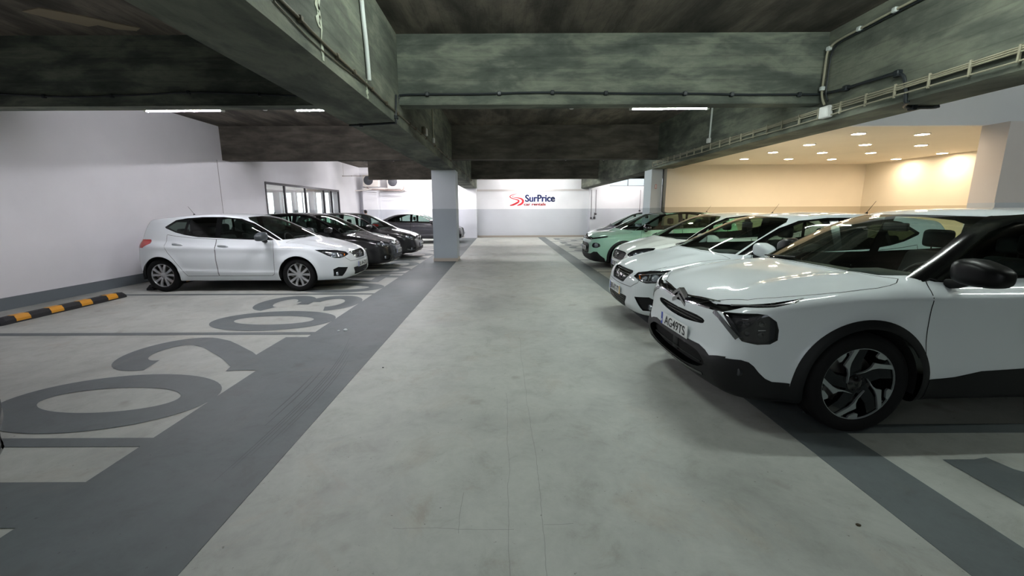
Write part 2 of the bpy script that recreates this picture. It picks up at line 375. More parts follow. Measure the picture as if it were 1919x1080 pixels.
for j, (ch_, w) in enumerate((('0', 'zero'), ('8', 'eight'), ('9', 'nine'))):
    y = 2.71+2.575*(j+6)-.32
    place_digit('2' if ch_ != '0' else '3', 'R', y, 'grey stencilled numeral, far digit of the %s right bay past the mint green car' % ['first', 'second', 'last'][j]); place_digit(ch_, 'R', y-1.19, 'grey stencilled numeral, near digit of the %s right bay past the mint green car' % ['first', 'second', 'last'][j])
# ---------------------------------------------------------------- car body shaping (numpy)
class Lut:
    """smooth 1-D curve through (x, y) pairs"""
    def __init__(s, pts, sm=0.04, lo=-1.0, hi=6.0, st=0.004):
        p = sorted(pts); xs = np.array([a for a, b in p]); ys = np.array([b for a, b in p])
        s.x = np.arange(lo, hi, st); n = len(xs)
        h = np.diff(xs); dl = np.diff(ys)/h; m = np.zeros(n); m[0] = dl[0]; m[-1] = dl[-1]
        for i in range(1, n-1):
            if dl[i-1]*dl[i] > 0:
                w1 = 2*h[i]+h[i-1]; w2 = h[i]+2*h[i-1]; m[i] = (w1+w2)/(w1/dl[i-1]+w2/dl[i])
        k = np.clip(np.searchsorted(xs, s.x)-1, 0, n-2); t = (s.x-xs[k])/h[k]
        y = (1+2*t)*(1-t)**2*ys[k]+t*(1-t)**2*h[k]*m[k]+t*t*(3-2*t)*ys[k+1]+t*t*(t-1)*h[k]*m[k+1]
        y = np.where(s.x < xs[0], ys[0]+(s.x-xs[0])*m[0], y); y = np.where(s.x > xs[-1], ys[-1]+(s.x-xs[-1])*m[-1], y)
        w = max(1, int(sm/st))
        if w > 1:
            ker = np.ones(w)/w
            for _ in range(2):
                y = np.convolve(np.pad(y, (w, w), 'edge'), ker, 'same')[w:-w]
        s.y = y; s.d = np.gradient(y, st)
    def __call__(s, x): return np.interp(x, s.x, s.y)
    def g(s, x): return np.interp(x, s.x, s.d)

def smax(a, b, r):
    h = np.maximum(r-np.abs(a-b), 0); return np.maximum(a, b)+h*h/(4*r)
def smin(a, b, r):
    h = np.maximum(r-np.abs(a-b), 0); return np.minimum(a, b)-h*h/(4*r)

def car_field(S):
    W = Lut(S['plan'], .10); B = Lut(S['inset'], .05); XF = Lut(S['nose'], .03); XR = Lut(S['tail'], .03)
    ZT = Lut(S['deck'], .08); WG = Lut(S['gplan'], .12); ZG = Lut(S['green'], S.get('gsm', .06)); ZB = Lut(S['bottom'], .1)
    kk = Lut([(0, S['kw']), (S['xm']-.5, S['kw']), (S['xm']+.5, -S['kr']), (5, -S['kr'])], .3)
    wm = S['wm']; zb0 = S['zb0']
    def f(P):
        x = P[:, 0]; ay = np.sqrt(P[:, 1]**2+1e-8); z = P[:, 2]
        ys = W(x)-B(z)
        for cx in S['wx']:
            d = np.hypot(x-cx, (z-S['wr']))-S['arch']
            ys = ys+S['flare']*np.exp(-(np.where(d > 0, d/S.get('fls', .07), d/.05))**2)
        for (pts, amp, sg) in S['_cr']:
            u = z-pts(x); ys = ys+amp*np.where(u > 0, np.exp(-(u/(sg*.45))**2), np.exp(-(u/sg)**2))*np.clip((x-.7)*3, 0, 1)*np.clip((S['len']-.25-x)*3, 0, 1)
        ds = ay-ys
        df = (XF(z)+S['kf']*(ay/wm)**S['pf']-x)/np.sqrt(1+XF.g(z)**2)
        dr = (x-XR(z)+S['krr']*(ay/wm)**3)/np.sqrt(1+XR.g(z)**2)
        hz = ZT(x)-S['ct']*(ay/wm)**2.4+S.get('hb', 0)*np.exp(-((ay-.56*wm)/.10)**2)*np.clip((x-.15)*3, 0, 1)*np.clip((1.25-x)*3, 0, 1)
        dt = (z-hz)/np.sqrt(1+ZT.g(x)**2)
        lo = smax(ds, dt, S.get('rt', .09)); lo = smax(lo, df, S.get('rf', .10)); lo = smax(lo, dr, .10); lo = smax(lo, ZB(x)-z, .05)
        zz = z-zb0
        wg = WG(x)-S['tum']*zz-S.get('tum2', .12)*zz*np.abs(zz)
        dgs = (ay-wg)/np.sqrt(1+S['tum']**2)
        xs = x-kk(x)*ay*ay
        dgt = (z-ZG(xs)+S['cg']*ay*ay)/np.sqrt(1+ZG.g(xs)**2)
        gr = smax(dgs, dgt, S.get('rg', .07)); gr = smax(gr, zb0-.07-z, .03)
        return smin(lo, gr, S.get('ru', .035))
    return f

def grad(f, P, e=1e-3):
    g = np.zeros_like(P)
    for k in range(3):
        a = P.copy(); a[:, k] += e; b = P.copy(); b[:, k] -= e
        g[:, k] = (f(a)-f(b))/(2*e)
    return g

def prep(S):
    S['_cr'] = [(Lut(p, .1), a, s) for p, a, s in S.get('creases', [])]
    return S

def surface(S, cell):
    """half body (y>=-) as quads on the zero set of the field"""
    f = car_field(S)
    x0, x1, y0, y1, z0, z1 = -.12, S['len']+.12, -1.5*cell, S['wm']+.12, .06, S['ht']+.1
    X = np.arange(x0, x1, cell); Y = np.arange(y0, y1, cell); Z = np.arange(z0, z1, cell)
    G = np.stack(np.meshgrid(X, Y, Z, indexing='ij'), -1); sh = G.shape[:3]
    V = f(G.reshape(-1, 3)).reshape(sh); s = V < 0
    nx, ny, nz = sh; cs = (nx-1, ny-1, nz-1)
    acc = np.zeros(cs+(3,)); cnt = np.zeros(cs)
    def sl(o, ax): return slice(o, o+cs[ax])
    import itertools
    for ax in range(3):
        o2 = [a for a in range(3) if a != ax]
        for i, j in itertools.product((0, 1), (0, 1)):
            oa = [0, 0, 0]; oa[o2[0]] = i; oa[o2[1]] = j; ob = list(oa); ob[ax] = 1
            A = tuple(sl(oa[k], k) for k in range(3)); Bb = tuple(sl(ob[k], k) for k in range(3))
            va, vb = V[A], V[Bb]; m = (va < 0) != (vb < 0)
            t = np.where(m, va/np.where(m, va-vb, 1), 0)[..., None]
            acc += np.where(m[..., None], G[A]*(1-t)+G[Bb]*t, 0); cnt += m
    act = cnt > 0; idx = -np.ones(cs, int); idx[act] = np.arange(act.sum())
    P = acc[act]/cnt[act][:, None]
    for _ in range(7):
        v = f(P); g = grad(f, P); P = P-np.clip(v/np.maximum((g**2).sum(1), .05), -cell*.5, cell*.5)[:, None]*g
    Q = []
    for ax in range(3):
        a1, a2 = [(1, 2), (2, 0), (0, 1)][ax]
        A = [slice(None)]*3; A[ax] = slice(0, sh[ax]-1); Bs = [slice(None)]*3; Bs[ax] = slice(1, sh[ax])
        m = s[tuple(A)] != s[tuple(Bs)]
        ii = np.argwhere(m); inside = s[tuple(A)][m]
        ok = np.ones(len(ii), bool)
        for k in (a1, a2): ok &= (ii[:, k] > 0) & (ii[:, k] < sh[k]-1)
        ii = ii[ok]; inside = inside[ok]
        def gi(d1, d2):
            c = ii.copy(); c[:, a1] += d1; c[:, a2] += d2; return idx[c[:, 0], c[:, 1], c[:, 2]]
        q = np.stack([gi(-1, -1), gi(0, -1), gi(0, 0), gi(-1, 0)], 1)
        q[~inside] = q[~inside][:, ::-1]; Q.append(q)
    Q = np.concatenate(Q); Q = Q[(Q >= 0).all(1)]
    return f, P, Q
# ---------------------------------------------------------------- cutting panels into the body skin
def chart(d):
    if d == 'top': return Vector((0, 0, 1)), Vector((1, 0, 0)), Vector((0, 1, 0))
    if d == 'rear': n = Vector((1, 0, .25)).normalized(); return n, Vector((0, 1, 0)), Vector((0, 0, 1))
    a = math.radians(d); return Vector((-math.sin(a), math.cos(a), 0)), Vector((math.cos(a), math.sin(a), 0)), Vector((0, 0, 1))
def in_poly(px, py, poly):
    c = False; n = len(poly); j = n-1
    for i in range(n):
        (xi, yi), (xj, yj) = poly[i], poly[j]
        if (yi > py) != (yj > py) and px < (xj-xi)*(py-yi)/(yj-yi)+xi: c = not c
        j = i
    return c
def imprint(bm, lay, rid, d, poly, allow=None, nmin=.12, box=None):
    n, t, b = chart(d); pa = [p[0] for p in poly]; pb = [p[1] for p in poly]
    lo = (min(pa)-.03, min(pb)-.03); hi = (max(pa)+.03, max(pb)+.03); cand = set()
    for f in bm.faces:
        if allow is not None and f[lay] not in allow: continue
        c = f.calc_center_median(); a, e = c.dot(t), c.dot(b)
        if not (lo[0] < a < hi[0] and lo[1] < e < hi[1]): continue
        if nmin is not None and f.normal.dot(n) < nmin: continue
        if box and not all(box[0][k] <= c[k] <= box[1][k] for k in range(3)): continue
        cand.add(f)
    N = len(poly)
    for i in range(N):
        p = poly[i]; q = poly[(i+1) % N]; da, db = q[0]-p[0], q[1]-p[1]; L = math.hypot(da, db)
        if L < 1e-5: continue
        na, nb = -db/L, da/L; x0, x1 = min(p[0], q[0])-1e-4, max(p[0], q[0])+1e-4; y0, y1 = min(p[1], q[1])-1e-4, max(p[1], q[1])+1e-4
        hit = []
        for f in cand:
            if not f.is_valid: continue
            A = [(v.co.dot(t), v.co.dot(b)) for v in f.verts]
            if max(a[0] for a in A) < x0 or min(a[0] for a in A) > x1 or max(a[1] for a in A) < y0 or min(a[1] for a in A) > y1: continue
            s = [(a[0]-p[0])*na+(a[1]-p[1])*nb for a in A]
            if max(s) > 4e-4 and min(s) < -4e-4: hit.append(f)
        if not hit: continue
        es = {e for f in hit for e in f.edges}; vs = {v for f in hit for v in f.verts}
        co = t*p[0]+b*p[1]
        if d == 'rear': nn = (t*na+(b-n*n.dot(b))*nb/max(1e-6, 1-n.dot(b)**2)).normalized(); 
        else: nn = t*na+b*nb
        if d == 'rear': nn = t*na+b*nb
        r = bmesh.ops.bisect_plane(bm, geom=hit+list(es)+list(vs), dist=3e-4, plane_co=co, plane_no=nn)
        cand |= {g for g in r['geom'] if isinstance(g, bmesh.types.BMFace)}
    for f in cand:
        if f.is_valid:
            c = f.calc_center_median()
            if in_poly(c.dot(t), c.dot(b), poly): f[lay] = rid
def smooth_poly(pts, n=3, closed=True):
    """rounds a polygon slightly (Chaikin, end points weighted)"""
    for _ in range(n):
        o = []
        for i in range(len(pts)):
            p, q = pts[i], pts[(i+1) % len(pts)]; o += [(p[0]*.82+q[0]*.18, p[1]*.82+q[1]*.18), (p[0]*.18+q[0]*.82, p[1]*.18+q[1]*.82)]
        pts = o
    return pts

M_tyre = mat('tyre_rubber', (19, 19, 20), .8, spec=.2)
M_blk = mat('black_plastic', (15, 16, 18), .55, spec=.3)
M_gloss = mat('gloss_black', (10, 11, 12), .12, coat=.5)
M_dark = mat('dark_void', (9, 9, 10), .9)
M_trimg = mat('window_trim_black', (9, 10, 11), .15)
M_chrome = mat('chrome', (215, 215, 218), .12, metal=1)
M_alu = mat('alloy_silver', (190, 192, 195), .28, metal=.75)
M_seat = mat('seat_cloth', (38, 40, 42), .9)
M_dash = mat('dashboard_plastic', (30, 31, 33), .7)
M_lens = glass('lamp_lens', (.96, .97, .98)); M_wind = glass('windscreen_glass', (.80, .90, .85)); M_side = glass('side_glass', (.62, .74, .68)); M_tint = glass('tinted_glass', (.30, .36, .33))
M_red = mat('tail_lamp_red', (170, 18, 16), .15, coat=.6)
M_amber = mat('indicator_amber', (210, 110, 30), .2)
M_plate = mat('plate_white', (226, 228, 228), .35); M_blue = mat('plate_blue', (28, 60, 170), .35); M_yel = mat('plate_yellow', (225, 175, 40), .35); M_ink = mat('plate_ink', (14, 14, 16), .5)
M_refl = mat('lamp_reflector', (200, 203, 208), .15, metal=.9)
M_proj = mat('lamp_projector', (170, 176, 184), .12, metal=.5, coat=1)
M_smoke = mat('lamp_bowl', (34, 36, 40), .3)
M_gap = mat('panel_gap', (14, 15, 16), .9)
M_disc = mat('brake_disc', (120, 118, 115), .35, metal=.8)

def wheel_proto(name, R, w, style, M_a):
    """outer face looks along -y, centre at the origin"""
    rr = R-.095 if R < .35 else R-.098
    mb = MB(); hw = w/2
    mb.lathe([(rr, -hw*.86), (rr+.012, -hw*.98), (R-.05, -hw*1.03), (R-.022, -hw*.96), (R-.008, -hw*.84), (R, -hw*.66), (R, -hw*.30), (R-.006, -hw*.28), (R-.006, -hw*.22), (R, -hw*.20), (R, hw*.20), (R-.006, hw*.22), (R-.006, hw*.28), (R, hw*.30), (R, hw*.66), (R-.008, hw*.84), (R-.05, hw), (rr, hw*.86)], 56)
    w0 = mb.build(name, M_tyre)
    mb = MB().lathe([(rr+.004, -hw*.90), (rr+.006, -hw*.86), (rr-.004, -hw*.80), (rr-.012, -hw*.55), (rr-.03, -hw*.1), (rr-.035, hw*.8), (.05, hw*.8)], 48, flip=True)
    mb.build('wheel_barrel', M_gloss if style == 'blade' else M_disc, w0)
    mb = MB().lathe([(.02, -.0), (rr*.70, -.0), (rr*.70, .02), (.02, .02)], 40); mb.build('brake_disc', M_disc, w0)
    if style != 'steel':
        MB().bbox((-rr*.78, -.035, -.05), (-rr*.48, .03, .07), .012).build('brake_caliper', M_disc, w0)
    y0 = -hw*.80; sp = MB(); dk = MB()
    def bar(mb, a0, r0, w0_, a1, r1, w1_, ya, yb, th=.022, bow=0):
        """tapered spoke from polar point to polar point"""
        n = 6; P = []
        for i in range(n+1):
            s = i/n; a = a0+(a1-a0)*s; r = r0+(r1-r0)*s; P.append((Vector((r*math.cos(a), 0, r*math.sin(a))), w0_+(w1_-w0_)*s, ya+(yb-ya)*s-bow*math.sin(PI*s)))
        v = []; f = []
        for i, (p, ww, y) in enumerate(P):
            dd = (P[min(i+1, n)][0]-P[max(i-1, 0)][0]).normalized(); q = Vector((-dd.z, 0, dd.x))*ww/2; q2 = q*1.25
            v += [(p-q+Vector((0, y, 0))), (p+q+Vector((0, y, 0))), (p+q2+Vector((0, y+th, 0))), (p-q2+Vector((0, y+th, 0)))]
        for i in range(n):
            for k in range(4): f.append((i*4+k, i*4+(k+1) % 4, i*4+4+(k+1) % 4, i*4+4+k))
        f += [(0, 1, 2, 3)[::-1], tuple(n*4+k for k in range(4))]; mb.add(v, f)
    if style == 'ten':
        for k in range(5):
            a = PI/2+k*2*PI/5
            for s in (-1, 1): bar(sp, a+s*.22, .05, .030, a+s*.30, rr-.004, .042, y0+.012, y0+.004, .02, .006)
    elif style == 'seven':
        for k in range(7): a = PI/2+k*2*PI/7; bar(sp, a, .05, .034, a, rr-.004, .048, y0+.014, y0+.004, .02, .008)
    elif style == 'five':
        for k in range(5): a = PI/2+k*2*PI/5; bar(sp, a, .05, .05, a, rr-.004, .085, y0+.016, y0+.004, .022, .010)
    elif style == 'steel':
        sp.lathe([(.05, y0+.01), (.10, y0-.004), (rr*.72, y0+.0), (rr*.92, y0+.02), (rr-.006, y0-.006)], 44)
        for k in range(9):
            a = PI/2+k*2*PI/9; bar(dk, a, rr*.62, .018, a, rr*.86, .03, y0-.004, y0+.004, .01)
    elif style == 'blade':
        for k in range(5):
            a = PI/2+.20-k*2*PI/5
            # black five-arm body
            bar(dk, a+.02, .03, .085, a-.10, rr*.70, .075, y0+.020, y0+.014, .03); bar(dk, a-.10, rr*.66, .08, a-.10, rr-.006, .15, y0+.014, y0+.010, .03)
            # machined silver blades
            for poly in ([(-.285,.02),(-.30,.30),(-.345,.43),(-.445,.53),(-.34,.72),(-.235,.957),(-.10,.98),(-.185,.80),(-.265,.60),(-.285,.45),(-.268,.25)],
                         [(-.675,.72),(-.56,.81),(-.44,.88),(-.435,.80),(-.535,.64),(-.60,.62)]):
                th = -k*2*PI/5; q = [((u*math.cos(th)-v*math.sin(th))*rr, (u*math.sin(th)+v*math.cos(th))*rr) for u, v in poly]
                sp.prism(q, y0-.002, y0+.012, 'y')
        sp.lathe([(rr-.007, y0+.006), (rr-.005, y0-.004), (rr+.000, y0-.004), (rr+.004, y0+.004)], 56)
    if style != 'blade': sp.lathe([(rr-.012, y0+.012), (rr-.006, y0-.006), (rr+.004, y0-.006), (rr+.006, y0+.008)], 48)
    sp.build('rim', M_a, w0)
    if dk.v: dk.build('rim_recess', M_gloss, w0)
    hb = MB().lathe([(.0, y0+.002), (.026, y0+.002), (.033, y0+.006), (.062, y0+.016), (.066, y0+.04)], 24)
    for k in range(5):
        a = PI/2+.3+k*2*PI/5; hb.lathe([(.0, y0+.008), (.009, y0+.008), (.009, y0+.03)], 8, (.047*math.cos(a), 0, .047*math.sin(a)))
    hb.build('hub_cap', M_gloss if style == 'blade' else M_a, w0)
    return w0

def strip_mesh(mb, path, w, lift, mirror=False):
    """thin strip lying on the skin; path = [(point, normal)...]"""
    L = []; n = len(path)
    for i, (p, nr) in enumerate(path):
        d = (path[min(i+1, n-1)][0]-path[max(i-1, 0)][0]); 
        if d.length < 1e-7: d = Vector((1, 0, 0))
        s = nr.cross(d.normalized()).normalized()*w/2; L.append((p+nr*lift-s, p+nr*lift+s))
    for sg in ((1, -1) if mirror else (1,)):
        v = [(a.x, a.y*sg, a.z) for pr in L for a in pr]; f = [(2*i, 2*i+2, 2*i+3, 2*i+1) for i in range(n-1)]
        if sg < 0: f = [q[::-1] for q in f]
        mb.add(v, f, False)

class Car:
    def __init__(s, S, label, group=None, paint=None, loc=(0, 0, 0), rz=0, cell=.03, glass_wind=None):
        prep(S); s.S = S; s.field, P, Q = surface(S, cell)
        s.root = empty('car', loc, rz, label, 'car', group); s.paint = paint
        bm = bmesh.new(); vs = [bm.verts.new(p) for p in P.tolist()]
        for q in Q.tolist():
            try: bm.faces.new([vs[i] for i in q])
            except ValueError: pass
        lay = bm.faces.layers.int.new('region'); lay = bm.faces.layers.int['region']
        bmesh.ops.bisect_plane(bm, geom=list(bm.verts)+list(bm.edges)+list(bm.faces), dist=1e-4, plane_co=(0, 0, 0), plane_no=(0, 1, 0), clear_inner=True)
        bm.normal_update()
        # outward check
        f0 = max(bm.faces, key=lambda f: f.calc_center_median().z)
        if f0.normal.z < 0: bmesh.ops.reverse_faces(bm, faces=bm.faces); bm.normal_update()
        s.bm = bm; s.lay = lay; s.ids = {'body': 0}; s.bvh = BVHTree.FromBMesh(bm); s.gaps = MB()
    def rid(s, nm):
        if nm not in s.ids: s.ids[nm] = len(s.ids)
        return s.ids[nm]
    def cut(s, nm, d, poly, allow=('body',), nmin=.12, box=None, rnd=0, gap=0.0):
        if rnd: poly = smooth_poly(poly, rnd)
        imprint(s.bm, s.lay, s.rid(nm), d, poly, None if allow is None else {s.ids[a] for a in allow if a in s.ids}, nmin, box)
        if gap: s.line(d, poly+[poly[0]], gap)
    def hit(s, d, a, b, side=1):
        n, t, u = chart(d)
        if d == 'rear': n = Vector((1, 0, 0))
        o = t*a+u*b+n*4
        if abs(n.y) < 1e-6: o.y = max(o.y, .003) if o.y > -.02 else o.y
        loc, nr, i, ds = s.bvh.ray_cast(o, -n)
        if loc is None: return None
        p = np.array([loc[:]]); g = grad(s.field, p)[0]; nr = Vector(g).normalized()
        return loc, nr
    def path(s, d, pts, step=.02):
        o = []
        for i in range(len(pts)-1):
            p, q = pts[i], pts[i+1]; L = math.hypot(q[0]-p[0], q[1]-p[1]); k = max(1, int(L/step))
            for j in range(k+(i == len(pts)-2)):
                h = s.hit(d, p[0]+(q[0]-p[0])*j/k, p[1]+(q[1]-p[1])*j/k)
                if h: o.append(h)
        return o
    def line(s, d, pts, w=.005, lift=.0008):
        pth = s.path(d, pts)
        seg = []
        if d == 'top': pth = [p for p in pth if p[1].z > .35]
        for p in pth:
            if seg and (p[0]-seg[-1][0]).length > .09:
                if len(seg) > 1: strip_mesh(s.gaps, seg, w, lift, True)
                seg = []
            seg.append(p)
        if len(seg) > 1: strip_mesh(s.gaps, seg, w, lift, True)
    def strip(s, name, d, pts, w, m, parent=None, lift=.004, both=True, thick=.004):
        """raised trim strip along the skin, one object for each side"""
        pth = s.path(d, pts); out = []
        for sg in ((1, -1) if both else (1,)):
            mb = MB(); L = []; n = len(pth)
            for i, (p, nr) in enumerate(pth):
                dd = (pth[min(i+1, n-1)][0]-pth[max(i-1, 0)][0]).normalized(); ww = w[0]+(w[1]-w[0])*i/(n-1) if isinstance(w, tuple) else w
                q = nr.cross(dd).normalized()*ww/2
                L.append([p-q-nr*.004, p-q*.8+nr*lift, p+q*.8+nr*lift, p+q-nr*.004])
            v = [(a.x, a.y*sg, a.z) for r in L for a in r]; f = []
            for i in range(n-1):
                for k in range(3):
                    qd = (i*4+k, i*4+k+1, i*4+5+k, i*4+4+k); f.append(qd)
            f += [(0, 1, 2, 3), tuple((n-1)*4+k for k in (3, 2, 1, 0))]
            mb.add(v, f, False); out.append(mb.build(name, m, parent or s.root))
        return out
    def arch(s):
        S = s.S
        for cx in S['wx']:
            R = S['arch']; pts = [(cx+R*math.cos(a), S['wr']+R*math.sin(a)) for a in np.linspace(-.25, PI+.25, 40)]; pts = [(cx+R*.98, -.05)]+pts+[(cx-R*.98, -.05)]
            imprint(s.bm, s.lay, s.rid('_hole'), 0, pts, None, None, ((-1, S['wm']-.36, -1), (9, 2, 2)))
    def finish(s, parts, liner_z=.55, liner_skip=()):
        bm = s.bm; ids = {v: k for k, v in s.ids.items()}; bm.verts.ensure_lookup_table(); bm.verts.index_update()
        co = np.array([v.co[:] for v in bm.verts]); g = grad(s.field, co); g /= np.linalg.norm(g, axis=1)[:, None]
        ax = np.abs(co[:, 1]) < 1e-4; co[ax, 1] = 0; g[ax, 1] = 0
        reg = {}
        for f in bm.faces: reg.setdefault(ids[f[s.lay]], []).append([v.index for v in f.verts])
        s.obj = {}
        def make(name, faces, m, parent, off, sides, flip=False, label=None):
            use = sorted({i for f in faces for i in f}); mp = {v: k for k, v in enumerate(use)}; n = len(use)
            V = co[use]+g[use]*(-off); Nn = g[use]; F = [[mp[i] for i in f] for f in faces]
            vv = []; ff = []; nn = []
            if 1 in sides: vv.append(V); nn.append(Nn); ff += F
            if -1 in sides:
                b = n if 1 in sides else 0; cen = (np.abs(V[:, 1]) < 1e-6) if 1 in sides else np.zeros(n, bool)
                vv.append(V*[1, -1, 1]); nn.append(Nn*[1, -1, 1]); ff += [[(i if cen[i] else i+b) for i in f[::-1]] for f in F]
            vv = np.concatenate(vv); nn = np.concatenate(nn)
            if flip: ff = [f[::-1] for f in ff]; nn = -nn
            me = bpy.data.meshes.new(name); me.from_pydata(vv.tolist(), [], ff); me.materials.append(m); me.polygons.foreach_set('use_smooth', [True]*len(ff))
            me.normals_split_custom_set_from_vertices(nn.tolist())
            o = bpy.data.objects.new(name, me); col.objects.link(o); o.parent = parent
            if label: o['label'] = label
            return o
        for (rg, name, m, mode, off, par, label) in parts:
            if rg not in reg: continue
            if mode == 'join': s.obj[rg] = [make(name, reg[rg], m, s.root, off, (1, -1), label=label)]
            else:
                pr = s.obj.get(par); s.obj.setdefault(rg, [])
                for k, sd in enumerate((1, -1)): s.obj[rg].append(make(name, reg[rg], m, (pr[k % len(pr)] if pr else s.root), off, (sd,), label=label))
        glassy = {p[0] for p in parts if p[2] in (M_wind, M_side, M_tint, M_lens)} | set(liner_skip) | {'_hole'}
        fs = []
        for rg, F in reg.items():
            if rg in glassy: continue
            fs += [f for f in F if co[f, 2].mean() > liner_z and co[f, 0].mean() > .75]
        make('interior_lining', fs, M_dark, s.root, .007, (1, -1), flip=True)
        s.gaps.build('panel_gaps', M_gap, s.root, fix=False)
        bm.free()
    def wheels(s, proto):
        S = s.S
        for cx in S['wx']:
            for sg in (-1, 1):
                w = copy_tree(proto, s.root); w.location = (cx, sg*(S['wm']-.125), S['wr']); w.rotation_euler.z = 0 if sg < 0 else PI
                mb = MB(); R = S['arch']+.004; n = 24; v = []; f = []
                ya, yb = sg*(S['wm']-.03), sg*(S['wm']-.36)
                for i in range(n+1):
                    a = -.2+(PI+.4)*i/n; x = cx+R*math.cos(a); z = S['wr']+R*math.sin(a); v += [(x, ya, z), (x, yb, z)]
                for i in range(n): f.append((2*i, 2*i+1, 2*i+3, 2*i+2))
                v2 = [v[2*i+1] for i in range(n+1)]; b = len(v); v += v2; f.append(tuple(range(b, b+n+1)))
                mb.add(v, f); mb.build('wheel_arch_liner', M_dark, s.root)
    def interior(s, x0, zb, seat=M_seat):
        """floor, dashboard, wheel, seats; x0 = dashboard front edge, zb = belt height"""
        S = s.S; hw = S['wm']-.19
        MB().box((x0+.1, -hw, .24), (S['len']-.45, hw, .36)).build('cabin_floor', M_dark, s.root)
        d = MB().bbox((x0, -hw+.02, .62), (x0+.42, hw-.02, zb-.07), .05, 3); d.bbox((x0+.12, -.62, zb-.12), (x0+.40, -.18, zb-.03), .035, 3)
        d.build('dashboard', M_dash, s.root)
        c = Vector((x0+.56, -.38, zb-.14)); mb = MB(); pts = []
        for k in range(25):
            a = 2*PI*k/24; pts.append(c+Vector((.18*math.sin(a)*.38, .18*math.cos(a), .18*math.sin(a)*.92)))
        mb.tube(pts, .014, 8, cap=False); mb.tube([c+Vector((-.12, 0, -.03)), c], .03, 8); mb.build('steering_wheel', M_dash, s.root)
        for y in (-.38, .38):
            st = MB().bbox((x0+.80, y-.25, .40), (x0+1.32, y+.25, .60), .06, 3).build('front_seat', seat, s.root)
            s.seatback(x0+1.24, y, .25, .56, zb+.04, seat, st)
        rb = MB().bbox((x0+1.62, -.60, .42), (x0+2.12, .60, .62), .06, 3).build('rear_seat', seat, s.root)
        for y in (-.40, 0, .40): s.seatback(x0+2.06, y, .21, .58, zb-.03, seat, rb, .075 if y else .05)
        MB().bbox((x0+.66, -.11, S['ht']-.20), (x0+.69, .11, S['ht']-.13), .012).build('rear_view_mirror', M_blk, s.root)
    def seatback(s, x, y, hw, z0, z1, m, par, hr=.085):
        b = MB(); n = 6; v = []
        b.bbox((x, y-hw, z0), (x+.13, y+hw, z1), .055, 3)
        for i in range(len(b.v)): p = b.v[i]; b.v[i] = (p[0]+(p[2]-z0)*.26, p[1]*1.0 if abs(p[2]-z0) < .3 else y+(p[1]-y)*.86, p[2])
        b.build('backrest', m, par)
        xx = x+.05+(z1-z0)*.26; h = MB().bbox((xx, y-.125, z1+.035), (xx+.10, y+.125, z1+.035+hr*2), .04, 3)
        h.tube([(xx+.05, y-.05, z1-.02), (xx+.05, y-.05, z1+.05)], .006, 6); h.tube([(xx+.05, y+.05, z1-.02), (xx+.05, y+.05, z1+.05)], .006, 6); h.build('headrest', m, par)
    def mirror(s, x_, z, m_shell, sz=1.0, y=None, dx=0):
        S = s.S; y0 = y or S['wm']-.04; out = []
        for sg in (-1, 1):
            x = x_+sg*dx
            bm = bmesh.new(); bmesh.ops.create_uvsphere(bm, u_segments=28, v_segments=18, radius=1)
            for v in bm.verts:
                a, b, c = v.co; r = (abs(a)**3.4+abs(b)**3.4+abs(c)**3.4)**(1/3.4); a, b, c = a/r, b/r, c/r
                px = a*.095*sz*(1.0 if a < 0 else .35); w = 1-.42*max(0, b) if c > 0 else 1-.12*max(0, b)
                v.co = (x+px+.02*b+.0, (y0+.155*sz+b*.125*sz)*1, z+.075*sz+c*.078*sz*w-.01*b)
            mb = MB(); bm.verts.index_update(); mb.add([(v.co.x, v.co.y*sg, v.co.z) for v in bm.verts], [[v.index for v in f.verts] for f in bm.faces], True); bm.free()
            sh = mb.build('door_mirror', m_shell, s.root)
            MB().tube([(x+.01, sg*(y0-.05), z-.02), (x+.01, sg*(y0+.03), z-.005), (x+.005, sg*(y0+.09), z+.02), (x, sg*(y0+.15), z+.05)], [.035, .032, .026, .03], 10).build('mirror_foot', M_blk, sh)
            mb = MB(); xx = x+.036*sz; mb.add([(xx+.012*b/.1, sg*(y0+.155*sz+b), z+.075*sz+c) for (b, c) in [(.105*math.cos(t)*sz, .06*math.sin(t)*sz) for t in np.linspace(0, 2*PI, 25)[:-1]]], [tuple(range(24))]); mb.build('mirror_glass', M_chrome, sh)
            out.append(sh)
        return out
    def handle(s, x, z, door, m, chrome=False):
        """door handle on both sides; door = region whose objects carry it"""
        for k, sg in enumerate((1, -1)):
            h = s.hit(0, x, z); h2 = s.hit(0, x+.2, z+.012)
            if not h: continue
            p, q = h[0], h2[0]; n = h[1]; pts = [p-n*.004, p+n*.022+Vector((.02, 0, 0)), (p+q)/2+n*.034, q+n*.022-Vector((.02, 0, 0)), q-n*.004]
            MB().tube([(a.x, a.y*sg, a.z) for a in pts], [.010, .013, .014, .013, .010], 10).build('handle', m, s.obj[door][k])
    def plate(s, z, text, yellow=False, rear=False, sx=.52, dx=0.0, tilt=None, m_t=M_ink, sc_=1.0):
        h = s.hit(90, 0.0, z) or s.hit(90, .01, z); x = h[0].x-.012+dx
        root = MB().bbox((x-.008, -.26, z-.056), (x, .26, z+.056), .004).build('number_plate', M_plate, s.root)
        MB().box((x-.0095, .225, z-.054), (x-.008, .258, z+.054)).build('blue_band', M_blue, root)
        if yellow: MB().box((x-.0095, -.258, z-.054), (x-.008, -.225, z+.054)).build('yellow_band', M_yel, root)
        mw = Matrix.Translation((x-.0085, -.005+(.008 if yellow else -.012), z))@Matrix(((0, 0, -1, 0), (-1, 0, 0, 0), (0, 1, 0, 0), (0, 0, 0, 1)))
        if text: plate_text(root, text, x-.0085, z, .41 if yellow else .42, -.0 if yellow else -.014)
        if False: text_mesh('lettering', text, .108, M_ink, root, mw, .0008, .86*sc_, .001)
        return root, x
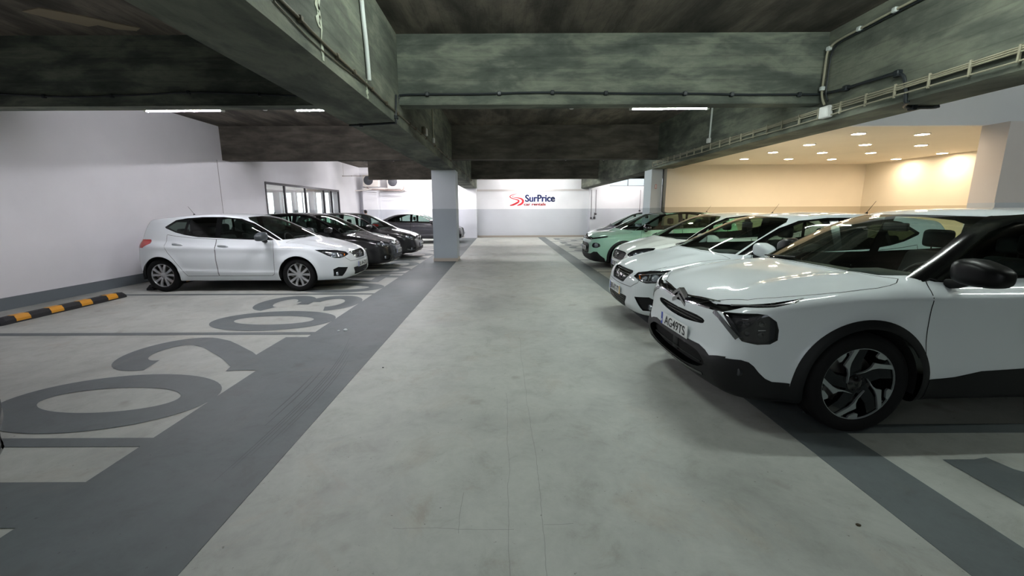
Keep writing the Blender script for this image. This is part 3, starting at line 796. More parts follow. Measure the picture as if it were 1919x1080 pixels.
    def antenna(s, x, L=.19, back=.14, y=0):
        h = s.hit('top', x, y); p = h[0]
        MB().tube([p-Vector((0, 0, .004)), p+Vector((.02, 0, .018)), p+Vector((back*.15, 0, .03))], [.022, .014, .005], 8).tube([p+Vector((back*.1, 0, .02)), p+Vector((back, 0, L))], [.0035, .0022], 6).build('antenna', M_blk, s.root)
    def wiper(s, pts):
        mb = MB()
        for P in pts:
            q = [s.hit('top', *p) for p in P]; q = [a[0]+a[1]*.018 for a in q if a]; mb.tube(q, .008, 6)
        return mb.build('wiper', M_blk, s.root)
    def head_inner(s, rg, d, spheres, bars, off=.045, m_h=None):
        """things inside the head lamps: (a, z, radius) projectors and light bars (pts, width)"""
        for k, sg in enumerate((1, -1)):
            par = s.obj[rg][k]; fl = lambda p: (p.x, p.y*sg, p.z)
            for (a, z, r) in spheres:
                h = s.hit(d, a, z)
                if not h: continue
                c = h[0]-h[1]*(off*.75); n = h[1]; t = n.orthogonal().normalized(); b = n.cross(t); mb = MB(); v = []; f = []
                prof = [(1.25, -.2), (1.2, .25), (1.05, .3), (1.0, .1), (.8, .45), (.5, .66), (.2, .74), (0.01, .75)]; N = 16
                for (rr, hh) in prof:
                    for j in range(N): th = 2*PI*j/N; v.append(fl(c+(t*math.cos(th)+b*math.sin(th))*rr*r+n*hh*r))
                for i in range(len(prof)-1):
                    for j in range(N): f.append((i*N+j, i*N+(j+1) % N, (i+1)*N+(j+1) % N, (i+1)*N+j))
                mb.add(v, f, True); mb.build('lamp_unit', m_h or M_proj, par)
            for (pts, w, m_) in bars:
                q = [s.hit(d, *p) for p in pts]; q = [a[0]-a[1]*off*.45 for a in q if a]
                if len(q) > 1: MB().tube([fl(p) for p in q], w/2, 8).build('light_bar', m_, par)
def plate_text(root, body, x, z, w, yc, h=.076):
    o = text_mesh('lettering', body, 1, M_ink, root, None, .012, 1, .004, 'LEFT'); vs = [v.co.copy() for v in o.data.vertices]
    a, b = min(v.x for v in vs), max(v.x for v in vs); c, d = min(v.y for v in vs), max(v.y for v in vs)
    for v in o.data.vertices: v.co = Vector((x-.0008-(v.co.z+.004)*.1, yc-((v.co.x-a)/(b-a)-.5)*w, z+((v.co.y-c)/(d-c)-.5)*h))
    o.data.flip_normals() if False else None
    return o
def paint(name, rgb, rough=.28, metal=0.0, coat=1.0): 
    m = mat(name, rgb, rough, metal, coat, spec=.25); return m
def _head_extra(s, rg, off, m=None):
    """dark bowl behind a lens, with side walls"""
    for k, o in enumerate(s.obj[rg]):
        me0 = o.data; V = [v.co.copy() for v in me0.vertices]; Nn = [Vector(me0.vertices[i].co) for i in range(len(V))]
        g = grad(s.field, np.array([v[:] for v in V])); g /= np.linalg.norm(g, axis=1)[:, None]
        n = len(V); vin = [(V[i]-Vector(g[i])*off)[:] for i in range(n)]
        F = [list(p.vertices) for p in me0.polygons]; ec = {}
        for f in F:
            for i in range(len(f)): a, b = f[i], f[(i+1) % len(f)]; ec[(a, b)] = 1
        rim = [(a, b) for (a, b) in ec if (b, a) not in ec]
        mb = MB(); mb.add(vin+[(V[i]-Vector(g[i])*.001)[:] for i in range(n)], F+[(a+n, b+n, b, a) for a, b in rim]); mb.build('housing', m or M_blk, o, fix=False)
Car.head_extra = _head_extra
# ---------------------------------------------------------------- white hatchback (two of them)
def hatch_spec():
    return dict(len=4.10, wm=.89, ht=1.444, wr=.31, wx=(.93, 3.51), arch=.355, flare=.022, zb0=.95, xm=2.4,
  plan=[(-.1,.50),(0,.60),(.1,.70),(.22,.775),(.4,.83),(.7,.868),(1.0,.875),(2,.88),(3,.885),(3.5,.875),(3.8,.83),(4.0,.75),(4.1,.68)],
  inset=[(.12,.09),(.2,.05),(.3,.022),(.45,.008),(.6,0),(.72,.008),(.82,.018),(.92,.05),(1.0,.09),(1.2,.2)],
  nose=[(.1,.20),(.18,.10),(.25,.03),(.32,.0),(.42,0),(.55,.02),(.66,.05),(.74,.10),(.8,.16)],
  tail=[(.15,3.95),(.3,4.04),(.45,4.09),(.6,4.10),(.75,4.08),(.9,4.06),(1.1,4.0),(1.3,3.9)],
  deck=[(-.1,.62),(0,.69),(.12,.745),(.3,.81),(.6,.892),(.85,.945),(1.1,.975),(1.5,.97),(3.0,.99),(3.8,1.0),(4.2,.96)],
  bottom=[(-.1,.22),(0,.20),(.5,.19),(2,.2),(3.6,.2),(4.1,.26)],
  gplan=[(.4,.70),(.8,.755),(1.5,.80),(2.5,.80),(3.2,.785),(3.7,.73),(4.0,.66),(4.1,.62)],
  green=[(.4,.76),(.81,.955),(1.28,1.175),(1.80,1.375),(2.12,1.425),(2.6,1.444),(3.1,1.428),(3.6,1.382),(3.86,1.345),(3.95,1.22),(4.02,1.02),(4.07,.8)],
  kw=.62, kr=.15, kf=.16, pf=2.6, krr=.10, ct=.10, cg=.07, tum=.30, hb=.008,
  creases=[([(0,.80),(1,.80),(2.5,.82),(4,.86)],.012,.07),([(0,.36),(1,.36),(2.5,.38),(4,.45)],.010,.06)])
M_whitep = paint('white_car_paint', (219, 225, 228), .55)
def hatch(label, loc, rz, plate_text, yellow, mirror_m, cell=.028, style='ten', mxx=1.50, mdx=0):
    c = Car(hatch_spec(), label, None, M_whitep, loc, rz, cell); c.arch()
    # glass
    c.cut('windscreen', 'top', [(.885,-.05),(.90,.15),(.965,.38),(1.09,.60),(1.225,.73),(1.50,.672),(1.90,.58),(1.985,.48),(1.90,.25),(1.865,-.05)], box=((.7,-1,.9),(2.3,1,2)), nmin=.2)
    dlo = [(1.24,.950),(1.50,1.11),(1.78,1.258),(2.02,1.345),(2.35,1.378),(2.75,1.378),(3.05,1.358),(3.25,1.325),(3.46,1.20),(3.44,1.175),(3.24,1.10),(3.06,1.055),(2.8,1.015),(2.2,.985)]
    c.cut('window_trim', 0, dlo, nmin=.15, box=((1,.3,.9),(4,1,2)))
    c.cut('front_glass', 0, [(1.47,.985),(1.62,1.135),(1.84,1.255),(2.06,1.33),(2.36,1.362),(2.38,1.005),(2.2,.997)], ('window_trim',), None)
    c.cut('rear_glass', 0, [(2.47,1.012),(2.47,1.364),(2.75,1.362),(2.98,1.345),(3.04,1.065),(2.8,1.028)], ('window_trim',), None)
    c.cut('quarter_glass', 0, [(3.08,1.075),(3.03,1.338),(3.22,1.305),(3.40,1.195),(3.22,1.115)], ('window_trim',), None)
    c.cut('rear_window', 'rear', [(-.05,1.06),(-.05,1.28),(.48,1.26),(.56,1.20),(.60,1.06)], nmin=.2, box=((3.6,-1,1.0),(5,1,1.4)))
    # lamps
    c.cut('headlight', 50, [(.42,.662),(.46,.712),(.64,.748),(.86,.772),(1.02,.775),(.95,.725),(.86,.662),(.77,.618),(.66,.608),(.54,.630)], nmin=.1, box=((-1,.2,.5),(1.2,1,1)))
    c.cut('tail_light', -45, [(2.06,.90),(2.13,.972),(2.5,.975),(2.62,.95),(2.60,.86),(2.50,.82),(2.17,.822)], nmin=.1, box=((3.5,.3,.5),(4.5,1,1.1)))
    # front openings
    c.cut('grille', 90, [(-.05,.560),(-.05,.706),(.34,.706),(.375,.692),(.36,.668),(.25,.566),(.22,.560)], nmin=.05, box=((-1,-1,.4),(.6,1,.8)))
    c.cut('lower_intake', 90, [(-.05,.245),(-.05,.385),(.40,.400),(.43,.385),(.36,.260),(.33,.245)], nmin=.05, box=((-1,-1,.15),(.6,1,.5)), rnd=1)
    c.cut('fog_recess', 70, [(.60,.425),(.78,.445),(.84,.405),(.83,.275),(.71,.265)], nmin=.05, box=((-1,.3,.15),(.8,1,.5)))
    c.cut('underside', 0, [(-.2,-.1),(-.2,.205),(5,.205),(5,-.1)], nmin=None)
    # panels
    c.cut('hood', 'top', [(.05,-.05),(.06,.20),(.10,.42),(.22,.60),(.5,.70),(.9,.757),(1.15,.775),(1.10,.66),(.96,.42),(.885,.15),(.865,-.05)], nmin=.3, box=((-1,-1,.6),(1.4,1,1.1)), gap=.005)
    c.cut('front_door', 0, [(1.38,.93),(1.35,.80),(1.37,.34),(1.42,.30),(2.42,.30),(2.44,.6),(2.44,.975),(2.2,.98),(1.39,.955)], nmin=.1, gap=.006)
    c.cut('rear_door', 0, [(2.445,.975),(2.45,.6),(2.43,.30),(3.02,.30),(3.10,.42),(3.22,.60),(3.34,.74),(3.40,.86),(3.40,1.06),(3.2,1.03),(2.9,1.0)], nmin=.1, gap=.006)
    c.line('rear', [(0,.52),(.5,.53),(.62,.60),(.66,.80)], .006)
    W = c.paint
    c.finish([('body','body',W,'join',0,None,None),('hood','hood',W,'join',0,None,None),('windscreen','windscreen',M_wind,'join',.002,None,None),
      ('underside','underside',M_blk,'join',0,None,None),('rear_window','rear_window',M_tint,'join',.002,None,None),
      ('front_door','front_door',W,'pair',0,None,None),('rear_door','rear_door',W,'pair',0,None,None),('window_trim','window_trim',M_trimg,'pair',.001,None,None),
      ('front_glass','window_glass',M_side,'pair',.004,'front_door',None),('rear_glass','window_glass',M_tint,'pair',.004,'rear_door',None),('quarter_glass','quarter_glass',M_tint,'pair',.004,None,None),
      ('headlight','headlight',M_lens,'pair',0,None,None),('tail_light','tail_light',M_red,'pair',-.002,None,'red tail lamp'),
      ('grille','grille',M_gloss,'join',.02,None,'dark honeycomb grille'),('lower_intake','lower_intake',M_blk,'join',.03,None,None),('fog_recess','fog_lamp_recess',M_blk,'pair',.02,None,None)], liner_skip=('grille','lower_intake','headlight','fog_recess'))
    # lamp housings behind the lenses
    c.head_extra('headlight', .05, M_smoke)
    c.head_inner('headlight', 50, [(.60,.675,.030),(.75,.690,.038)], [([(.47,.695),(.66,.730),(.90,.752)],.014,M_refl),([(.90,.752),(.83,.665)],.024,M_refl),([(.52,.650),(.62,.628),(.77,.645)],.014,M_refl),([(.665,.72),(.675,.64)],.018,M_refl),([(.50,.69),(.54,.65)],.016,M_amber)])
    # grille honeycomb, surround and badge
    c.strip('grille_surround', 90, [(0,.709),(.33,.709),(.378,.694),(.36,.666),(.25,.562),(.21,.556),(0,.556)], .012, M_chrome if style == 'ten' else M_blk)
    mb = MB()
    for r in range(5):
        for q in range(-9, 10):
            a = (q+.5*(r % 2))*.036; z = .578+r*.029
            if abs(a) > .345-(.70-z)*.85: continue
            h = c.hit(90, abs(a), z)
            if h: p = h[0]-h[1]*.014; mb.tube([(p.x, a-.014, p.z), (p.x-.004, a, p.z+.006), (p.x, a+.014, p.z)], .0028, 5)
    h = c.hit(90, .01, .64); mb.tube([(h[0].x+.012, a, .64) for a in np.linspace(-.26, .26, 7)], .003, 5)
    mb.build('grille_mesh', M_chrome if False else M_disc, c.obj['grille'][0])
    h = c.hit(90, 0, .635); x = h[0].x-.010; bd = MB()
    S_ = [(-.030,-.052),(.012,-.052),(.034,-.034),(.034,-.012),(.018,.004),(-.012,.008),(-.014,.022),(.034,.034),(.018,.054),(-.016,.054),(-.036,.036),(-.036,.012),(-.018,-.004),(.012,-.010),(.012,-.022),(-.036,-.034)]
    bd.prism([(-a, .635+b) for a, b in S_], x-.006, x+.004, 'x'); bd.build('badge', M_chrome, c.obj['grille'][0])
    mb = MB(); 
    for k in range(5):
        z = .262+k*.028; pts = [c.hit(90, abs(a)*.97 if a else .0, z) for a in np.linspace(-.34, .34, 13)]
        mb.tube([(h[0].x+.014, a, z) for h, a in zip(pts, np.linspace(-.34, .34, 13)) if h], .004, 5)
    mb.build('intake_slats', M_gloss, c.obj['lower_intake'][0])
    for k, sg in enumerate((1, -1)):
        h = c.hit(70, .78, .315)
        if h: p = h[0]-h[1]*.006; MB().lathe([(0,-.006),(.03,-.006),(.036,0),(.036,.02)], 16, (p.x, p.y*sg, p.z), 'x').build('fog_lamp', M_proj, c.obj['fog_recess'][k])
    c.handle(2.20, .845, 'front_door', W); c.handle(3.06, .875, 'rear_door', W)
    c.mirror(mxx, .955, mirror_m, 1.0, None, mdx); c.plate(.44, plate_text, yellow)
    c.antenna(3.35, .17, .12); c.wiper([[(.92,.0),(1.08,-.50)],[(1.02,.52),(.96,.10)]])
    c.interior(1.08, 1.0); c.wheels(hatch_wheel); c.root.scale = (1.02, 1.02, 1.04)
    return c
# ---------------------------------------------------------------- white crossover in the foreground
def crossover_spec():
    return dict(len=4.42, wm=.92, ht=1.555, wr=.357, wx=(.93, 3.60), arch=.405, flare=.035, zb0=1.05, xm=2.5,
  plan=[(-.1,.56),(0,.66),(.1,.755),(.22,.82),(.4,.87),(.7,.895),(1.0,.90),(2,.90),(3,.905),(3.6,.895),(3.9,.86),(4.2,.78),(4.42,.70)],
  inset=[(.12,.08),(.2,.04),(.3,.015),(.45,.0),(.6,.002),(.75,.004),(.85,.004),(.95,.008),(1.02,.03),(1.1,.07),(1.3,.2)],
  nose=[(.1,.22),(.18,.12),(.25,.05),(.32,.015),(.42,0),(.52,.03),(.62,.045),(.74,.05),(.84,.075),(.92,.14),(1.0,.25)],
  tail=[(.15,4.2),(.3,4.34),(.45,4.40),(.6,4.42),(.75,4.40),(.95,4.36),(1.1,4.3),(1.3,4.2)],
  deck=[(-.1,.80),(0,.85),(.1,.90),(.3,.96),(.6,1.02),(.9,1.06),(1.2,1.085),(1.5,1.07),(3.0,1.07),(3.9,1.06),(4.3,1.0)],
  bottom=[(-.1,.22),(0,.20),(.5,.21),(2,.22),(3.6,.22),(4.4,.30)],
  gplan=[(.6,.74),(1.0,.80),(1.5,.82),(2.5,.82),(3.2,.80),(3.8,.73),(4.2,.64),(4.4,.6)],
  green=[(.6,.84),(1.0,1.045),(1.4,1.25),(1.75,1.42),(2.0,1.495),(2.3,1.54),(2.7,1.548),(3.2,1.50),(3.7,1.38),(4.0,1.27),(4.2,1.1),(4.3,.9)],
  kw=.30, kr=.15, kf=.12, pf=2.6, krr=.10, ct=.07, cg=.06, tum=.34, rt=.07, hb=.022,
  creases=[([(0,.93),(1,.95),(2.5,.96),(4,.98)],.008,.06)])
def crossover(label, loc, rz):
    c = Car(crossover_spec(), label, None, M_whitep, loc, rz, .022); c.arch(); W = M_whitep
    c.cut('windscreen', 'top', [(1.085,-.05),(1.09,.15),(1.125,.45),(1.205,.62),(1.31,.738),(1.58,.665),(1.88,.575),(2.085,.50),(2.03,.35),(1.995,.15),(1.99,-.05)], box=((.9,-1,1.0),(2.4,1,2)), nmin=.2)
    trim = [(1.31,1.085),(1.34,1.09),(1.50,1.20),(1.71,1.32),(1.95,1.432),(2.10,1.487),(2.25,1.502),(2.6,1.503),(3.1,1.468),(3.5,1.40),(3.85,1.30),(4.1,1.18),(3.8,1.15),(3.4,1.115),(2.8,1.085),(2.0,1.072),(1.50,1.052),(1.42,1.055),(1.36,1.07)]
    c.cut('window_trim', 0, trim, nmin=.1, box=((1,.3,1.0),(4.3,1,2)))
    c.cut('window_trim', 'top', [(1.29,.745),(1.31,.734),(1.58,.660),(1.88,.570),(2.085,.495),(2.12,.50),(2.12,.62),(1.9,.70),(1.6,.78),(1.36,.82)], nmin=.05, box=((1.2,.4,1.06),(2.2,1,1.49)))
    c.cut('front_glass', 0, [(1.60,1.095),(1.60,1.19),(1.70,1.262),(1.90,1.378),(2.10,1.445),(2.42,1.468),(2.44,1.10),(2.1,1.095)], ('window_trim',), None)
    c.cut('rear_glass', 0, [(2.53,1.10),(2.52,1.468),(2.8,1.462),(3.15,1.425),(3.28,1.385),(3.34,1.14),(2.9,1.115)], ('window_trim',), None)
    c.cut('rear_window', 'rear', [(-.05,1.10),(-.05,1.33),(.50,1.32),(.60,1.25),(.64,1.12)], nmin=.2, box=((3.7,-1,1.0),(5,1,1.45)))
    # lamps and front
    c.cut('headlight', 50, [(.515,.808),(.66,.832),(.76,.846),(.815,.843),(.865,.800),(.880,.742),(.880,.671),(.845,.640),(.78,.630),(.69,.640),(.648,.68),(.575,.755)], nmin=.1, box=((-1,.2,.5),(1.2,1,1)))
    c.cut('upper_band', 90, [(-.05,.768),(.03,.770),(.15,.782),(.27,.790),(.40,.795),(.49,.799),(.60,.812),(.60,.842),(.45,.842),(.38,.852),(.25,.845),(.12,.822),(.06,.812),(-.05,.812)], nmin=.05, box=((-1,-1,.7),(.6,.62,.95)))
    c.cut('upper_band', 50, [(.515,.806),(.662,.868),(.838,.893),(.935,.925),(.965,.955),(.90,.937),(.80,.912),(.59,.868),(.45,.846),(.44,.80)], nmin=.05, box=((-1,.3,.7),(.8,1,1.0)))
    c.cut('grille_slot', 90, [(-.05,.637),(-.05,.712),(.30,.721),(.40,.712),(.428,.698),(.410,.672),(.26,.652),(.12,.640)], nmin=.05, box=((-1,-1,.6),(.6,1,.8)), rnd=1)
    c.cut('lower_intake', 90, [(-.05,.30),(-.05,.468),(.30,.470),(.43,.462),(.52,.42),(.54,.385),(.42,.325),(.20,.30)], nmin=.05, box=((-1,-1,.15),(.6,1,.6)), rnd=1)
    c.cut('cladding', 90, [(-.05,-.1),(-.05,.503),(.30,.505),(.415,.508),(.50,.492),(.565,.468),(.64,.492),(.70,.505),(.70,-.1)], nmin=-.2, box=((-1,-1,0),(.5,.70,.6)))
    c.cut('cladding', 50, [(.50,.1),(.50,.48),(.62,.497),(.70,.508),(.745,.500),(.775,.475),(.805,.432),(.84,.392),(.875,.372),(.965,.370),(.965,.1)], nmin=-.2, box=((-1,.4,0),(.5,1,.6)))
    R = .475; ring = [(.93+R*math.cos(a), .345+R*math.sin(a)) for a in np.linspace(-.1, PI+.1, 44)]
    ring = [(x-.010*math.sin(3.0), z) for x, z in ring]+[(.44,.1),(1.42,.1)]
    c.cut('cladding', 0, ring, nmin=-.3, box=((.2,.5,0),(1.6,1,1)))
    ring = [(3.60+R*math.cos(a), .345+R*math.sin(a)) for a in np.linspace(-.1, PI+.1, 44)]+[(3.1,.1),(4.1,.1)]
    c.cut('cladding', 0, ring, nmin=-.3, box=((3,.5,0),(4.2,1,1)))
    c.cut('sill_cladding', 0, [(1.2,-.1),(1.25,.385),(1.50,.392),(1.60,.402),(1.78,.442),(2.08,.457),(2.7,.47),(3.3,.47),(3.3,-.1)], nmin=-.3, box=((1.2,.5,0),(3.4,1,.6)))
    c.cut('cladding', 0, [(3.9,-.1),(3.9,.42),(4.5,.50),(4.6,-.1)], nmin=None)
    c.cut('cladding', 0, [(-.2,-.1),(-.2,.235),(5,.235),(5,-.1)], nmin=None)
    c.cut('tail_light', -45, [(2.30,.98),(2.45,1.03),(2.70,1.02),(2.80,.98),(2.70,.93),(2.45,.92)], nmin=.1, box=((3.7,.3,.5),(4.6,1,1.2)))
    c.cut('hood', 'top', [(.03,-.05),(.04,.05),(.045,.15),(.075,.30),(.12,.44),(.17,.52),(.247,.648),(.384,.728),(.543,.782),(.766,.822),(1.03,.822),(1.12,.805),(1.20,.77),(1.25,.728),(1.19,.63),(1.11,.45),(1.075,.15),(1.07,-.05)], nmin=.25, box=((-1,-1,.78),(1.4,1,1.2)), gap=.006)
    c.cut('front_door', 0, [(1.40,1.075),(1.368,1.06),(1.350,.98),(1.342,.90),(1.342,.75),(1.346,.588),(1.352,.42),(1.36,.26),(2.45,.26),(2.48,.6),(2.49,1.085),(2.0,1.075),(1.5,1.055)], ('body',), nmin=.1, gap=.007, box=((1.2,.5,.3),(3,1,1.1)))
    c.cut('rear_door', 0, [(2.49,1.08),(2.485,.6),(2.46,.26),(3.15,.26),(3.2,.5),(3.35,.72),(3.45,.85),(3.45,1.12),(2.9,1.09)], nmin=.1, gap=.007, box=((2.3,.5,.3),(4,1,1.1)))
    c.finish([('body','body',W,'join',0,None,None),('hood','hood',W,'join',0,None,None),('windscreen','windscreen',M_wind,'join',.002,None,None),
      ('rear_window','rear_window',M_side,'join',.002,None,None),('front_door','front_door',W,'pair',0,None,None),('rear_door','rear_door',W,'pair',0,None,None),
      ('window_trim','window_trim',M_trimg,'pair',.0,None,'glossy black pillar and window trim'),('front_glass','window_glass',M_side,'pair',.004,'front_door',None),('rear_glass','window_glass',M_side,'pair',.004,'rear_door',None),
      ('headlight','headlight',M_lens,'pair',0,None,None),('upper_band','upper_grille_band',M_gloss,'join',.012,None,None),('grille_slot','grille_slot',M_blk,'join',.03,None,None),
      ('lower_intake','lower_intake',M_dark,'join',.05,None,None),('cladding','lower_cladding',M_blk,'join',-.004,None,'matt black lower cladding'),('sill_cladding','sill_cladding',M_blk,'pair',-.006,None,None),('tail_light','tail_light',M_red,'pair',0,None,'red tail lamp')],
      liner_skip=('grille_slot','lower_intake','headlight','upper_band'))
    c.head_extra('headlight', .05, M_blk)
    c.head_inner('headlight', 50, [(.70,.765,.017),(.80,.770,.017),(.71,.690,.016),(.80,.690,.016)], [([(.665,.795),(.71,.798)],.006,M_refl),([(.78,.725),(.82,.730)],.006,M_refl),([(.545,.79),(.63,.70),(.675,.660)],.012,M_smoke)], .05, mat('dark_projector', (26, 28, 32), .15))
    # light signature: bars above and below, chevron badge
    c.strip('daylight_bar', 50, [(.56,.862),(.66,.880),(.838,.905),(.92,.930),(.955,.950)], (.014,.010), M_refl, lift=.002)
    c.strip('chrome_arm', 90, [(.085,.832),(.16,.836),(.28,.850),(.40,.857),(.50,.862)], (.020,.012), M_chrome, lift=.006)
    c.strip('chrome_arm', 90, [(.085,.787),(.20,.795),(.33,.800),(.45,.803)], (.016,.014), M_chrome, lift=.003)
    c.strip('chrome_arm', 50, [(.445,.792),(.50,.772),(.56,.735),(.62,.690),(.660,.655)], (.034,.042), mat('smoked_chrome', (120, 122, 124), .2, metal=.9), lift=.006)
    h = c.hit(90, .02, .80); x = h[0].x-.005; bd = MB()
    for z0 in (.828, .776):
        P = [(-.120, z0-.034), (0, z0+.024), (.120, z0-.034), (.120, z0-.010), (0, z0+.054), (-.120, z0-.010)]
        bd.prism(P, x-.014, x+.03, 'x')
    bd.build('badge', mat('badge_chrome', (150, 150, 152), .22, metal=1), c.root)
    sl = MB()
    for z in (.665, .69):
        q = [c.hit(90, a, z) for a in np.linspace(.004, .37, 9)]; L = [(p[0].x+.018, p[0].y, p[0].z) for p in q if p]; sl.tube([(a, -b, e) for a, b, e in L[::-1]]+L, .004, 5)
    sl.build('slats', M_gloss, c.obj['grille_slot'][0])
    sl = MB()
    for z in (.375,):
        q = [c.hit(90, a, z) for a in np.linspace(.004, .44, 10)]; L = [(p[0].x+.03, p[0].y, p[0].z) for p in q if p]; sl.tube([(a, -b, e) for a, b, e in L[::-1]]+L, .006, 5)
    sl.bbox((.045, -.05, .34), (.075, .05, .47), .006); sl.build('intake_bars', M_blk, c.obj['lower_intake'][0])
    for k, sg in enumerate((1, -1)):
        h = c.hit(50, .69, .419); p = h[0]; MB().lathe([(0,-.006),(.020,-.006),(.027,-.002),(.027,.02)], 18, (p.x, p.y*sg, p.z), 'x').build('fog_lamp', M_smoke, c.root)
    c.strip('lower_lip', 90, [(.0,.272),(.3,.280),(.5,.300)], .03, M_gloss, lift=.010)
    c.line(0, [(1.75,.62),(2.1,.66)], .003)
    c.handle(2.15, .93, 'front_door', W); c.handle(3.1, .96, 'rear_door', W)
    c.mirror(1.62, 1.060, mat('mirror_black', (8, 9, 10), .38, spec=.25), 1.10, .86, .12); 
    r, x = c.plate(.553, None); mw = Matrix.Translation((x-.0092, -.012, .553))@Matrix(((0, 0, -1, 0), (-1, 0, 0, 0), (0, 1, 0, 0), (0, 0, 0, 1)))
    plate_text(r, 'AG49TS', x-.0085, .553, .40, -.020, .080)
    text_mesh('country_letter', 'P', .035, M_plate, r, Matrix.Translation((x-.0100, .242, .53))@Matrix(((0, 0, -1, 0), (-1, 0, 0, 0), (0, 1, 0, 0), (0, 0, 0, 1))), .001, 1, .0005)
    c.antenna(3.6, .12, .1); c.wiper([[(1.10,.02),(1.30,-.60)],[(1.20,.62),(1.13,.10)]])
    c.interior(1.22, 1.10); c.wheels(cross_wheel)
    return c
# ---------------------------------------------------------------- the other parked cars
def warp_spec(L, wm, ht, wx, wr, arch, belt, **kw):
    b = hatch_spec(); o = hatch_spec(); ky = wm/.89
    mx = lambda x: float(np.interp(x, [-.1, 0, .93, 3.51, 4.10, 4.2], [-.1, 0, wx[0], wx[1], L, L+.1])); mz = lambda z: float(np.interp(z, [0, .95, 1.444], [0, belt, ht]))
    for k in ('plan', 'gplan'): o[k] = [(mx(x), y*ky) for x, y in b[k]]
    o['inset'] = [(mz(z), v) for z, v in b['inset']]
    o['nose'] = [(mz(z), v) for z, v in b['nose']]; o['tail'] = [(mz(z), mx(v)) for z, v in b['tail']]
    for k in ('deck', 'green'): o[k] = [(mx(x), mz(z)) for x, z in b[k]]
    o['bottom'] = [(mx(x), z) for x, z in b['bottom']]
    o['creases'] = [([(mx(x), mz(z)) for x, z in c[0]], c[1], c[2]) for c in b['creases']]
    o.update(len=L, wm=wm, ht=ht, wr=wr, wx=wx, arch=arch, zb0=belt, xm=mx(2.4)); o.update(kw)
    return o, mx, mz
